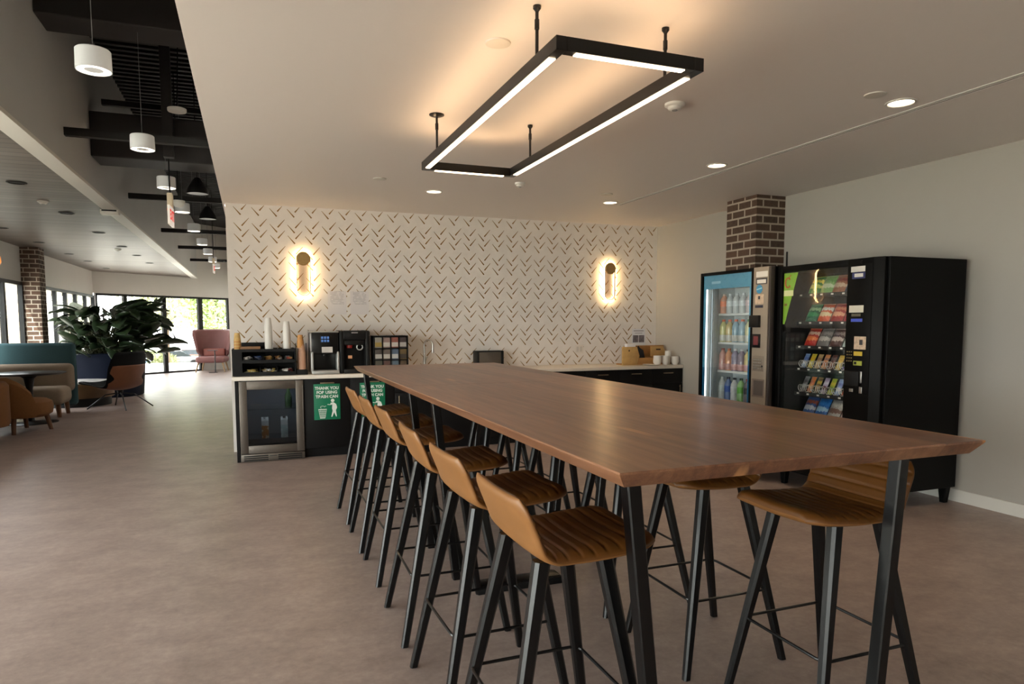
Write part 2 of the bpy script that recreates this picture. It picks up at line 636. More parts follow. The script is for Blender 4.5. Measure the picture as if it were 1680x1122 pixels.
# ---- black ceiling zone hardware
def beam(y0, y1, z0, z1, label):
    struct(MB().box(XS + .002, XE - .022, y0, y1, z0, z1, BLACKB, 0.01), 'beam', label, 'beam')
beam(6.47, 6.85, 3.86, 4.3, 'black boxed beam over the near corridor')
beam(8.38, 8.85, 3.2, 3.66, 'black boxed beam crossing above second pendant')
struct(MB().box(-0.80, -0.70, 8.15, 8.25, 3.2, ZD - .046, BLACKB, .004), 'beam', 'black hanger post dropping from the ribbed deck', 'beam')
sp = thing('ceiling_speaker', 'round white ceiling speaker hung under the black ribbed deck', 'speaker', (-.63, 7.9, 3.60))
MB().lathe([(0, 0), (.085, 0), (.09, .008), (.09, .03), (0, .035)], n=28, mat=WHITEP, cap0=False, cap1=False).build('housing', sp)
MB().cyl((0, 0, .034), (.05, -.1, ZD - .05 - 3.6), .006, n=6, mat=BLKM).build('hanger', sp)
dc = thing('ceiling_camera', 'small white dome camera hanging behind the exit sign', 'camera', (-.78, 9.45, 2.93))
MB().lathe([(0, -.05), (.04, -.045), (.065, -.02), (.07, 0), (.075, 0), (.075, .03), (0, .035)], n=24, mat=WHITEP, cap0=False, cap1=False).build('housing', dc)
MB().cyl((0, 0, .034), (0, 0, ZD - .05 - 2.93), .006, n=6, mat=BLKM).build('stem', dc)
tag(MB().box(XS + .002, XE - .022, 9.1, 9.16, 3.93, 3.99, BLACKC).build('support_rail'), 'thin black rail high behind the second black beam', 'rail', 'black cross rails')
for i, (y, z) in enumerate(((7.25, 3.13), (10.7, 3.16), (14.36, 3.16), (17.55, 3.18), (20.9, 3.18))):
    tag(MB().box(XS + .002, XE - .022, y, y + .07, z, z + .07, BLACKC).build('support_rail'), '%s thin black rail across the corridor, counted from the camera' % ORD[i], 'rail', 'black cross rails')

# ---- pendants of the corridor
P0 = thing('pendant_light', 'nearest white drum pendant lamp in the corridor row', 'pendant lamp', (-.8, 4.684, 2.91), group='white drum pendants in the corridor')
WPEN = pm('pendant white enamel', (226, 228, 232), 0.4)
MB().lathe([(.0, .118), (.086, .118), (.092, .112), (.094, .006), (.094, .0), (.088, .0), (.088, .004)], n=40, mat=WPEN, cap0=False, cap1=False).build('shade', P0)
MB().lathe([(.0, .004), (.05, .004)], n=32, mat=WPEN, cap0=False, cap1=False).build('baffle', P0)
MB().lathe([(.05, .0035), (.088, .0035)], n=40, mat=PENDLED, cap0=False, cap1=False).build('diffuser', P0)
MB().cyl((0, 0, .118), (0, 0, ZD - .05 - 2.91), .0025, n=6, mat=pm('grey flex', (110, 110, 110), .5)).build('cord', P0)
for i, y in enumerate((6.608, 8.35, 10.2, 12.19, 14.2, 16.05, 18.0, 19.9)):
    dup(P0, '%s white drum pendant from the camera in the corridor row' % ORD[i + 1] if i < 7 else 'farthest white drum pendant in the corridor row', (-.8, y, 2.91 + (.02 if i > 1 else 0)))
B0 = thing('dome_lamp', 'black dome lamp hanging behind the third white pendant', 'dome lamp', (-.55, 9.25, 3.02), group='black dome lamps')
MB().lathe([(0, .19), (.03, .19), (.06, .15), (.115, .06), (.125, .0), (.12, .0)], n=28, mat=BLKM, cap0=False, cap1=False).build('shade', B0)
MB().lathe([(0, .006), (.12, .006)], n=28, mat=pm('lamp lens grey', (150, 148, 144), .4, em=.25), cap0=False, cap1=False).build('lens', B0)
MB().cyl((0, 0, .19), (0, 0, ZD - .05 - 3.02), .006, n=6, mat=BLKM).build('stem', B0)
dup(B0, 'black dome lamp hanging behind the fourth white pendant', (-.55, 11.4, 3.02))
# exit sign seen almost edge on
EX = thing('exit_sign', 'hanging exit sign with red letters under the third pendant', 'sign', (-.76, 8.25, 2.5), R(88), group=None)
REDL = pm('exit red', (190, 30, 26), .5, em=.6, emc=(220, 40, 30))
MB().box(-.155, .155, -.012, .012, 0, .2, pm('exit face white', (236, 226, 214), .4, em=.35), .003).build('panel', EX)
MB().box(-.05, .05, -.025, .025, .2, .34, pm('exit canopy beige', (214, 196, 168), .5, em=.1), .004).build('canopy', EX)
text('lettering', 'EXIT', .15, (0, -.0135, .1), FRONT, REDL, EX, .004)
bt = text('lettering', 'EXIT', .15, (0, .0135, .1), (PI / 2, 0, PI), REDL, EX, .004)
MB().cyl((0, 0, .34), (0, 0, ZD - .05 - 2.5), .008, n=8, mat=BLKM).build('stem', EX)
dup(EX, 'far hanging exit sign at the end of the corridor pendant row', (-.75, 17.3, 2.62))

# ---- plank ceiling: dark recessed lights and detectors
K0 = thing('recessed_downlight', 'dark recessed can light in plank ceiling, near row, first from camera', 'recessed light', (-2.146, 8.305, ZW), group='dark recessed lights in the plank ceiling')
MB().lathe([(.09, -.006), (.085, -.009), (.07, -.009), (.066, -.003)], n=28, mat=BLKM, cap0=False, cap1=False).build('trim_ring', K0)
MB().lathe([(0, -.002), (.068, -.002)], n=28, mat=BLKM, cap0=False, cap1=False).build('lens', K0)
for i, y in enumerate((9.365, 10.33, 12.32, 14.36, 16.1, 18.0)):
    if i == 0:
        continue
    dup(K0, '%s dark recessed can light of the row near the white ceiling strip' % ORD[i], (-2.15, y, ZW))
for i, y in enumerate((12.19, 14.1, 16.2, 17.9, 20.0)):
    dup(K0, '%s dark recessed can light of the row near the lounge windows' % ORD[i], (-3.37, y, ZW))
def detector(x, y, z, label, r=.06):
    d = thing('smoke_detector', label, 'smoke detector', (x, y, z))
    MB().lathe([(r, -.0005), (r, -.014), (r * .92, -.018), (r * .72, -.02), (r * .66, -.032), (r * .5, -.038), (0, -.04)], n=28, mat=WHITEP, cap1=False).build('housing', d)
    MB().lathe([(r * .3, -.0385), (r * .26, -.043), (0, -.044)], n=16, mat=pm('detector vent grey', (150, 148, 146), .5), cap1=False).build('vent', d)
detector(-2.19, 9.42, ZW, 'white smoke detector on the plank ceiling')
detector(-2.30, 14.9, ZW, 'dark smoke detector far along the plank ceiling', .055)
detector(2.458, 3.662, ZC, 'white smoke detector right of the black light frame')
detector(2.437, 6.182, ZC, 'white smoke detector beyond the black light frame', .05)
w = thing('motion_detector', 'small white sensor box on the white ceiling strip', 'sensor', (XS - .07, 9.75, ZW - .021))
MB().box(-.10, .10, -.07, .07, -.06, 0, WHITEP, .008).build('housing', w)
MB().box(-.08, .08, -.0715, -.07, -.024, -.006, BLKM).build('lens', w)
# blank covers and lit downlights of the white ceiling
for x, y, lab in ((1.144, 3.185, 'blank round cover left of the black light frame'), (3.464, 3.108, 'blank round cover beside the near downlight'), (1.155, 6.451, 'blank round cover near the wall sconce side'), (3.49, 6.40, 'blank round cover beside the far downlight')):
    tag(MB().lathe([(.062, -.0005), (.06, -.006), (.05, -.008), (0, -.008)], n=32, mat=pm('cover plate', (206, 200, 190), .5), cap1=False).build('ceiling_cover', loc=(x, y, ZC)), lab + ' on white ceiling', 'ceiling cover')
D0 = thing('downlight', 'lit round downlight nearest the camera by the ceiling slot', 'downlight', (3.733, 3.161, ZC), group='lit round downlights')
MB().lathe([(.088, -.0005), (.086, -.006), (.074, -.008), (.07, -.002)], n=36, mat=TRIMW, cap0=False, cap1=False).build('trim_ring', D0)
MB().lathe([(0, -.0025), (.071, -.0025)], n=36, mat=DOWNLED, cap0=False, cap1=False).build('lens', D0)
for x, y, lab in ((3.734, 4.924, 'lit round downlight between the light frame and vending machines'), (3.76, 6.817, 'lit round downlight near the tiled wall and slot end'), (1.776, 6.875, 'lit round downlight between frame and first wall sconce')):
    dup(D0, lab, (x, y, ZC))
# slot diffuser
sl = thing('slot_vent', 'long black linear slot diffuser across the white ceiling', 'air diffuser', (3.94, 0, ZC))
MB().box(-.040, -.018, -4.9, 6.93, -.005, -.0005, TRIMW).box(.018, .034, -4.9, 6.93, -.003, -.0005, CEILW).build('flange', sl)
MB().box(-.018, .018, -4.9, 6.93, -.0015, -.0005, pm('slot grey', (70, 64, 60), .6)).box(-.004, .004, -4.9, 6.93, -.003, -.0015, CEILW).build('slot', sl)
# ================================================================ long table
def walnut():
    m, g = newmat('oiled walnut planks')
    v = g.coord('Object')
    sep = g.n('SeparateXYZ')
    g.l(v, sep.inputs[0])
    wob = g.noise(g.coord('Object', scale=(1, .35, 1)), 1.3, 2)
    xx = g.math('ADD', sep.outputs[0], g.math('MULTIPLY', wob, 0.02))
    row = g.math('FLOOR', g.math('DIVIDE', xx, 0.125))
    wn = g.n('TexWhiteNoise', noise_dimensions='1D')
    g.l(row, wn.inputs['W'])
    gr = g.noise(g.coord('Object', scale=(14, .8, 14)), 2.2, 8, .6)
    fi = g.noise(g.coord('Object', scale=(70, 2.2, 70)), 3.0, 4, .6)
    f = g.math('ADD', g.math('ADD', g.math('ADD', g.math('MULTIPLY', wn.outputs[0], .24), -.14), g.math('MULTIPLY', gr, .8)), g.math('MULTIPLY', fi, .36))
    c = g.ramp(f, [(.22, lin((72, 45, 32))), (.42, lin((110, 73, 53))), (.62, lin((136, 95, 70))), (.85, lin((164, 121, 91)))])
    sap = g.noise(g.coord('Object', scale=(5.0, .42, 3)), 1.1, 3, .5)
    sf = g.ramp(sap, [(.66, (0, 0, 0, 1)), (.70, (1, 1, 1, 1))])
    c = g.mix(g.math('MULTIPLY', sf, .75), c, lin((206, 150, 100)))
    g.bsdf(c, g.math('ADD', g.math('MULTIPLY', fi, .1), .25), spec=.6, coat=.0, bump=fi, bumpd=.0003)
    return m
WAL = walnut()
TX0, TX1, TZ = 0.866, 2.216, 1.07
TW = TX1 - TX0
LEGX0 = {-1: (.971, 1.083), 1: (1.992, 1.91)}
LEGX1 = {-1: (.938, 1.05), 1: (2.03, 1.93)}
def table(y0, y1, label, fy):
    cx, cy = (TX0 + TX1) / 2, (y0 + y1) / 2
    t = thing('bar_table', label, 'table', (cx, cy, 0), group=None)
    hx, hy = TW / 2, (y1 - y0) / 2
    def ring(ix, iy, z):
        return [(-hx + ix, -hy + iy, z), (hx - ix, -hy + iy, z), (hx - ix, hy - iy, z), (-hx + ix, hy - iy, z)]
    # sharp top arris, underside chamfered inward
    iyn = 1.0
    def rg(i, z):
        return [(-hx + i, -hy + (i if y0 < 2 else .0005), z), (hx - i, -hy + (i if y0 < 2 else .0005), z), (hx - i, hy - (i if y1 > 5 else .0005), z), (-hx + i, hy - (i if y1 > 5 else .0005), z)]
    MB().rings([rg(.03, TZ - .046), rg(.004, TZ - .012), rg(0, TZ - .006), rg(0, TZ - .0015), rg(.0015, TZ)], WAL).build('tabletop', t, ang=.2)
    for j, fyy in enumerate(fy):
        yy = fyy - cy
        LEGX = LEGX0 if fyy < 2 else LEGX1
        for sx in (-1, 1):
            MB().taper((LEGX[sx][0] - cx, yy, TZ - .047), (LEGX[sx][1] - cx, yy, .001), (.044, .046), (.044, .046), BLK, .2).build('leg', t)
    return t
table(1.5055, 4.13, 'near half of the long walnut bar table, on black legs', (1.632, 3.66))
table(4.132, 6.32, 'far half of the long walnut bar table, end toward the tiled wall', (4.25, 6.1))
fb = thing('floor_box', 'low black metal floor box under the long table', 'floor box', (1.34, 3.44, 0))
MB().box(-.25, .25, -.06, .06, 0, .04, BLKM, .006).build('housing', fb)
MB().box(-.235, .235, -.048, .048, .04, .046, BLK, .002).build('lid', fb)

# ================================================================ bar stools
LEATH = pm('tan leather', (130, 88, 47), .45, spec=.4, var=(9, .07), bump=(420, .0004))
LEATH_SHADED = pm('shaded ribbed tan leather', (98, 60, 22), .42, spec=.4, var=(9, .1))  # darker copy of the tan leather, carrying the shade under the table
def make_stool(label):
    t = thing('bar_stool', label, 'bar stool', (0, 0, 0), 0, 'tan leather bar stools')
    mid = spline([(.272, .797), (.24, .798), (.16, .790), (.07, .784), (-.01, .783), (-.07, .785), (-.112, .808), (-.138, .857), (-.162, .912), (-.187, .968)], 150)
    def width(u):
        w = .433 + .012 * math.sin(u * PI)
        return w * (1 - .13 * max(0, (u - .88) / .12) ** 2.6) * (1 - .20 * max(0, (.16 - u) / .16) ** 2.2)
    def half(u):
        return .0245 - .009 * u
    def curve(u, t):
        b = max(0.0, min(1.0, (u - .55) / .3))
        b = b * b * (3 - 2 * b)
        a = 1 - b
        return (b * .012 * t * t - a * .0, a * (.010 * t * t - .012 * t ** 6) - b * .0 * t * t)
    def groove(s, u, t):
        if u < .05 or u > .965:
            return 0
        d = (s + .012) % .043 - .0215
        return .0055 * math.exp(-(d / .0045) ** 2)
    MB().shell(mid, width, half, curve, 18, LEATH_SHADED, LEATH, 8.0, groove).build('seat_shell', t, ang=1.3)
    MB().box(-.08, .12, -.10, .10, .756, .766, BLK, .003).build('seat_plate', t)
    for sx in (-1, 1):
        for sy in (-1, 1):
            MB().taper((sx * .10 + .012, sy * .140, .770), (sx * .245, sy * .2325, .004), (.05, .044), (.032, .028), BLK, .45).build('leg', t)
            # glide
    k = .205
    kx, ky, rr, z = .200, .200, .035, .31
    path = []
    for qx, qy, a0 in ((1, 1, 0), (-1, 1, 90), (-1, -1, 180), (1, -1, 270)):
        for j in range(5):
            a = R(a0 + j * 22.5)
            path.append((qx * (kx - rr) + rr * math.cos(a), qy * (ky - rr) + rr * math.sin(a), z))
    MB().tube(path, .0058, 8, BLK, closed=True).build('footrest', t)
    return t
SIDE_L = 'lounge side of the long table'
SIDE_R = 'vending machine side of the long table'
near = ['nearest the camera', 'second from the near end', 'third from the near end', 'fourth from the near end', 'fifth from the near end', 'farthest from the camera']
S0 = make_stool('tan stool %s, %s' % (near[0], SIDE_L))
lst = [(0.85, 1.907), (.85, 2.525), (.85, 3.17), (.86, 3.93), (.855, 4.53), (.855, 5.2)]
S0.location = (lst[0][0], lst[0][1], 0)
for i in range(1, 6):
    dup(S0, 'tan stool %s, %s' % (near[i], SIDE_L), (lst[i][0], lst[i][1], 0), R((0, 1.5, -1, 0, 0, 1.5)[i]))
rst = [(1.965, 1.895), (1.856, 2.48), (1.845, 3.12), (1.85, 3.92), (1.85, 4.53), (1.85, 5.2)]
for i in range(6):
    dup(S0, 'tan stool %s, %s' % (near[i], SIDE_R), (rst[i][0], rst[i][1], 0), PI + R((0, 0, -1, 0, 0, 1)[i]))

# ================================================================ suspended rectangular light
LF = thing('linear_pendant', 'black rectangular linear light frame hanging over the long table', 'pendant lamp', (1.487, 3.64, 2.512))
hx, hy, sw, sh = .343, 1.125, .045, .055
fr = MB()
fr.box(-hx, -hx + sw, -hy, hy, 0, sh, BLK, .002).box(hx - sw, hx, -hy, hy, 0, sh, BLK, .002)
fr.box(-hx + sw, hx - sw, -hy, -hy + sw, 0, sh, BLK, .002).box(-hx + sw, hx - sw, hy - sw, hy, 0, sh, BLK, .002)
fr.build('frame', LF, smooth=False)
for a in (-1, 1):
    x = a * (hx - sw / 2)
    y = a * (hy - sw / 2)
    MB().box(x - .015, x + .015, -hy + .09, hy - .09, -.0035, .0, WARMLED).build('light_bar', LF, smooth=False)
    MB().box(-hx + .09, hx - .09, y - .015, y + .015, -.0035, .0, WARMLED).build('light_bar', LF, smooth=False)
    MB().box(x - .015, x + .015, -hy + .06, hy - .06, sh - .002, sh + .0003, UPLED).build('uplight_bar', LF, smooth=False)
    MB().box(-hx + .06, hx - .06, y - .015, y + .015, sh - .002, sh + .0003, UPLED).build('uplight_bar', LF, smooth=False)
for (x, y, big) in ((1.17, 2.77, 0), (1.80, 2.765, 0), (1.155, 4.38, 1), (1.805, 4.39, 0)):
    lx, ly = x - 1.487, y - 3.64
    top = ZC - 2.512
    r = MB().cyl((lx, ly, sh), (lx, ly, top - .002), .0075, n=10, mat=BLK).cyl((lx, ly, sh + .12), (lx, ly, sh + .16), .0105, n=10, mat=BLK).build('suspension_rod', LF)
    rc = .048 if big else .017
    MB().lathe([(rc, -.0005), (rc, -.006 if big else -.012), (rc * .6, -.014 if big else -.02), (.008, -.016 if big else -.024)], (lx, ly, top), 24, BLK, cap1=False).build('canopy', r)

# ================================================================ wall sconces
BRASS = pm('aged brass', (170, 138, 88), .5, .45, var=(30, .1))
HALO = emit('sconce halo led', (255, 214, 150), 42.0)
SRIM = pm('sconce rim bronze', (150, 124, 92), .35, .8)
ACRY = glassmat('sconce acrylic', (238, 232, 224), .8)
def pill(w, h, n=18):
    r = w / 2
    out = []
    for i in range(n + 1):
        a = PI * i / n
        out.append((r * math.cos(a), h / 2 - r + r * math.sin(a)))
    for i in range(n + 1):
        a = PI + PI * i / n
        out.append((r * math.cos(a), -h / 2 + r + r * math.sin(a)))
    return out
def pband(mb, w0, h0, w1, h1, y0, y1, mat):
    a, b = pill(w0, h0), pill(w1, h1)
    mb.rings([[(x, y0, z) for x, z in a], [(x, y1, z) for x, z in a], [(x, y1, z) for x, z in b], [(x, y0, z) for x, z in b], [(x, y0, z) for x, z in a]], mat, True, False, False)
    return mb
def sconce(x, z, label):
    s = thing('wall_sconce', label, 'wall lamp', (x, YB, z), group='backlit pill shaped wall sconces')
    pband(MB(), .158, .505, .142, .489, -.052, -.040, SRIM).build('rim', s)
    pband(MB(), .156, .503, .146, .493, -.039, -.012, HALO).build('light_band', s)
    pband(MB(), .1455, .4925, .1425, .4895, -.040, -.012, pm('sconce inner glow', (226, 220, 210), .5, em=4.0, emc=(255, 226, 190))).build('inner_band', s)  # inner glow added to brighten the wall inside the ring
    MB().rings([[(a, -.044, b) for a, b in pill(.141, .488)], [(a, -.040, b) for a, b in pill(.141, .488)]], ACRY).build('lens', s, smooth=False)
    M = Matrix.Translation((0, 0, .505 / 2 - .079)) @ Matrix.Rotation(PI / 2, 4, 'X')
    MB().lathe([(0, .066), (.07, .066), (.0775, .060), (.0775, .042), (.05, .041), (.05, .001), (0, .001)], n=36, mat=BRASS, M=M, cap0=False, cap1=False).build('backplate', s)
    return s
sconce(.587, 2.022, 'glowing pill shaped wall sconce above the coffee machines')
sconce(4.567, 2.015, 'glowing pill shaped wall sconce above the wooden caddy end')

# papers, sign, outlets on the tiled wall
def printed():
    m, g = newmat('printed notice paper')
    v = g.coord('Object')
    sep = g.n('SeparateXYZ')
    g.l(v, sep.inputs[0])
    ln = g.math('LESS_THAN', g.math('FRACT', g.math('MULTIPLY', sep.outputs[2], 62)), .42)
    br = g.math('GREATER_THAN', g.noise(g.coord('Object', scale=(22, 1, 62)), 1.0, 2), .46)
    ins = g.math('LESS_THAN', g.math('ABSOLUTE', sep.outputs[0]), .078)
    top = g.math('GREATER_THAN', sep.outputs[2], -.02)
    f = g.math('MULTIPLY', g.math('MULTIPLY', ln, br), g.math('MULTIPLY', ins, top))
    c = g.mix(g.math('MULTIPLY', f, .5), lin((226, 218, 216)), lin((140, 132, 136)))
    g.bsdf(c, .6)
    return m
PRN = printed()
for x, lab in ((.96, 'printed paper notice on tiled wall, beside the sconce'), (1.222, 'printed paper notice on tiled wall, above the black brewer')):
    tag(MB().box(-.107, .107, -.003, -.0015, -.135, .135, PRN).build('paper_sign', loc=(x, YB, 1.698), smooth=False), lab, 'notice')
ps = thing('photo_sign', 'small paper sign with a grey photo strip behind the wooden caddy', 'notice', (5.05, YB, 1.255))
MB().box(-.105, .105, -.003, -.0015, -.12, .12, PAPER).build('sheet', ps, smooth=False)
MB().box(-.09, -.004, -.0038, -.003, -.07, .03, pm('photo grey', (112, 104, 108), .6, var=(30, .4))).box(.004, .09, -.0038, -.003, -.07, .03, pm('photo grey', (112, 104, 108))).build('photo', ps, smooth=False)
MB().box(-.08, .08, -.0036, -.003, .085, .095, pm('print grey', (140, 135, 138), .6)).box(-.06, .06, -.0036, -.003, .055, .062, pm('print grey', (140, 135, 138))).build('heading', ps, smooth=False)
ou = thing('wall_outlet', 'double wall outlet low on the tiled wall', 'outlet', (4.13, YB, 1.105))
MB().box(-.06, .06, -.007, -.0012, -.058, .058, pm('outlet white', (228, 218, 208), .45), .002).build('plate', ou)
for a in (-.026, .026):
    MB().box(a - .016, a + .016, -.009, -.007, -.035, .035, pm('outlet face', (212, 203, 194), .5), .002).build('socket', ou)

# ================================================================ counter, cabinets, cooler
CY, CZ = 7.64, .90
wt = MB().box(-.2, XR - .002, CY - .012, YB - .002, CZ - .04, CZ, QUARTZ, .003).build('worktop')
tag(wt, 'long white stone worktop along the tiled wall', 'worktop')
tag(MB().box(-.175, -.145, CY + .002, YB - .002, 0, CZ - .041, BLKCAB).build('end_panel'), 'black cabinet end panel beside the drinks cooler', 'panel')
HND = pm('satin nickel handle', (176, 158, 132), .35, 1.0)
def cabinet(x0, x1, label, kind):
    c = thing('base_cabinet', label, 'cabinet', (x0, CY, 0), group='black base cabinets under the worktop')
    w = x1 - x0
    MB().box(.001, w - .001, .022, YB - CY - .004, .1, CZ - .042, BLKCAB).box(.001, w - .001, .07, YB - CY - .004, 0, .1, BLKCAB).build('carcass', c, smooth=False)
    if kind == 'bin':
        d = MB().box(.003, w - .003, .002, .021, .105, CZ - .046, BLKCAB, .0015).build('door', c)
        MB().box(w / 2 - .075, w / 2 + .075, -.022, -.014, .806, .818, HND, .003).box(w / 2 - .065, w / 2 - .057, -.014, .002, .808, .816, HND).box(w / 2 + .057, w / 2 + .065, -.014, .002, .808, .816, HND).build('handle', d)
    else:
        d = MB().box(.003, w - .003, .002, .021, .672, CZ - .046, BLKCAB, .0015).build('drawer', c)
        MB().box(w / 2 - .075, w / 2 + .075, -.022, -.014, .796, .808, HND, .003).box(w / 2 - .065, w / 2 - .057, -.014, .002, .798, .806, HND).box(w / 2 + .057, w / 2 + .065, -.014, .002, .798, .806, HND).build('handle', d)
        e = MB().box(.003, w - .003, .002, .021, .105, .668, BLKCAB, .0015).build('door', c)
        x = .05 if kind == 'L' else w - .05
        MB().box(x - .006, x + .006, -.022, -.014, .50, .64, HND, .003).box(x - .004, x + .004, -.014, .002, .515, .523, HND).box(x - .004, x + .004, -.014, .002, .617, .625, HND).build('handle', e)
    return c
xs = [.512, 1.0, 1.49, 1.97, 2.45, 2.93, 3.41, 3.89, 4.37, 4.86, XR - .004]
lab = ['black pull out bin cabinet beside the drinks cooler', 'black pull out bin cabinet behind the second green sign', 'black base cabinet below the drawer rack', 'black base cabinet under the tall tap', 'black base cabinet right of the tap', 'black base cabinet below the steel dispenser', 'black base cabinet at the middle of the tiled wall', 'black base cabinet under the wall outlet', 'black base cabinet below the wooden caddy', 'black base cabinet under the white bowls at the corner']
for i in range(10):
    cabinet(xs[i], xs[i + 1], lab[i], 'bin' if i < 2 else ('R' if i % 2 else 'L'))

# green trash signs
GRN = pm('sign green', (0, 112, 78), .45)
SGW = pm('sign white', (224, 228, 222), .5)
def trash_sign(x, label):
    s = thing('trash_sign', label, 'sign', (x, CY - .002, .606), group='green thank you signs')
    MB().box(-.139, .139, -.0022, .002, -.195, .195, GRN, .0008).build('board', s)
    for i, (ln, z) in enumerate((('THANK YOU', .148), ('FOR USING', .102), ('TRASH CAN', .056))):
        text('lettering', ln, .043, (0, -.0026, z), FRONT, SGW, s, .0016, sx=1.0)
    y0, y1 = -.0032, -.0022
    ic = MB()
    # person throwing paper
    ic.lathe([(0, 0), (.019, 0), (.019, .001), (0, .001)], n=20, mat=SGW, M=Matrix.Translation((.058, y0, .012)) @ Matrix.Rotation(PI / 2, 4, 'X') @ Matrix.Translation((0, 0, -.001)), cap0=False, cap1=False)
    ic.prism([(.036, -.012), (.07, -.010), (.094, -.028), (.104, -.062), (.1, -.075), (.09, -.095), (.1, -.165), (.092, -.168), (.072, -.118), (.05, -.168), (.040, -.165), (.056, -.1), (.05, -.075), (.054, -.032), (.004, -.025), (0, -.033), (.03, -.037)], 'y', y0, y1, SGW)
    ic.build('figure', s, smooth=False)
    bk = MB()
    def bar(x0, z0, x1, z1, w):
        d = Vector((x1 - x0, z1 - z0)).normalized()
        p = Vector((-d.y, d.x)) * w / 2
        bk.prism([(x0 + p.x, z0 + p.y), (x1 + p.x, z1 + p.y), (x1 - p.x, z1 - p.y), (x0 - p.x, z0 - p.y)], 'y', y0, y1, SGW)
    bar(-.094, -.082, -.006, -.082, .008)
    bar(-.078, -.176, -.024, -.176, .008)
    for i in range(6):
        a = -.09 + i * .016
        bar(a, -.082, -.05 + (a + .05) * .62, -.176, .0045)
    for z in (-.105, -.128, -.152):
        k = .044 - (-.082 - z) * .16
        bar(-.05 - k, z, -.05 + k, z, .003)
    bk.build('basket', s, smooth=False)
    pp = MB()
    cc = [(-.05 + .022 * math.cos(a), y0, -.058 + .013 * math.sin(a)) for a in [R(20 + 18 * i) for i in range(13)]]
    pp.tube(cc, .0022, 6, SGW)
    pp.tube([(-.03, y0, -.056), (-.018, y0, -.044), (-.012, y0, -.05)], .0022, 6, SGW)
    pp.build('crumpled_paper', s)
trash_sign(.752, 'green thank you sign beside the drinks cooler, fully visible')
trash_sign(1.244, 'green thank you sign partly hidden behind the table leg')

# drinks cooler
fz = thing('drinks_cooler', 'stainless glass door drinks cooler at the counter end', 'cooler', (-.138, CY - .02, 0))
W = .644
dk = pm('cooler interior grey', (140, 143, 147), .5)
b = MB()
b.box(0, .02, .03, .6, .085, .852, BLKM).box(W - .02, W, .03, .6, .085, .852, BLKM).box(0, W, .58, .6, .085, .852, dk).box(.02, W - .02, .03, .58, .085, .12, dk).box(.02, W - .02, .03, .58, .83, .852, dk)
b.build('cabinet', fz, smooth=False)
d = MB()
d.box(0, .078, 0, .03, .088, .852, STEEL, .003).box(W - .078, W, 0, .03, .088, .852, STEEL, .003).box(.078, W - .078, 0, .03, .765, .852, STEEL, .003).box(.078, W - .078, 0, .03, .088, .172, STEEL, .003)
dr = d.build('door', fz)
MB().box(.078, W - .078, .012, .018, .172, .765, DGLASS).build('pane', dr, smooth=False)
MB().box(W - .012, W - .004, -.02, 0, .2, .8, STEEL, .003).build('handle', dr)
g_ = MB().box(0, W, 0, .03, .006, .082, STEEL, .003).build('kick_grille', fz)
s_ = MB()
for a, c in ((.03, .27), (.37, .615)):
    for i in range(3):
        s_.box(a, c, -.0015, .001, .014 + i * .021, .026 + i * .021, BLKM)
s_.build('louver', g_, smooth=False)
MB().box(.285, .355, -.0015, 0, .052, .062, pm('badge grey', (60, 58, 56), .4)).build('badge', g_, smooth=False)
MB().box(.02, W - .02, .05, .55, .545, .553, GLASS).build('shelf', fz, smooth=False)
MB().box(.02, W - .02, .06, .55, .205, .213, pm('shelf glass grey', (96, 100, 104))).box(.02, W - .02, .05, .06, .18, .235, pm('shelf rail', (58, 60, 66), .4)).build('shelf', fz, smooth=False)
MB().box(.08, W - .08, .06, .08, .822, .829, emit('cooler led', (215, 228, 240), 45.0)).build('interior_light', fz, smooth=False)
MB().lathe([(0, 0), (.07, 0), (.075, -.02), (0, -.025)], (W / 2, .52, .76), 24, pm('fan grey', (112, 116, 120), .4), Matrix.Identity(4), cap0=False, cap1=False).build('fan', fz)
def carton(x, label, c1, c2, cap):
    c = thing('drink_carton', label, 'carton', (x, CY + .2, .2135))
    m, g = newmat('carton print ' + label[:12])
    sep = g.n('SeparateXYZ')
    g.l(g.coord('Object'), sep.inputs[0])
    n = g.noise(g.coord('Object'), 22, 3)
    col = g.mix(g.math('GREATER_THAN', g.math('ADD', sep.outputs[2], g.math('MULTIPLY', n, .12)), .2), g.ramp(n, [(.45, lin(c1)), (.55, lin(c2))], 'CONSTANT'), lin((222, 218, 214)))
    g.bsdf(col, .4)
    MB().box(-.036, .036, -.036, .036, 0, .195, m, .003).prism([(-.036, .195), (.036, .195), (.0, .232)], 'x', -.036, .036, m).build('body', c)
    MB().lathe([(.014, 0), (.014, .016), (0, .016)], (.0, -.016, .216), 16, cap, cap0=True, cap1=False).build('cap', c)
carton(.112, 'milk carton with orange print on the lower cooler shelf', (196, 120, 40), (226, 208, 180), pm('cap white', (230, 230, 230), .4))
carton(.31, 'white milk carton with pale green print in the cooler', (190, 206, 200), (218, 222, 218), pm('cap dark', (40, 40, 44), .4))
bt = thing('green_bottle', 'dark green bottle standing on the upper shelf of the drinks cooler', 'bottle', (.36, CY + .2, .5535))
MB().lathe([(.0, 0), (.036, 0), (.038, .01), (.038, .12), (.014, .17), (.014, .2), (0, .2)], n=20, mat=pm('bottle green', (52, 78, 40), .2), cap0=False, cap1=False).build('body', bt)
MB().lathe([(.0155, .186), (.0155, .203), (0, .203)], n=16, mat=pm('lime cap', (130, 170, 70), .4), cap0=False, cap1=False).build('cap', bt)
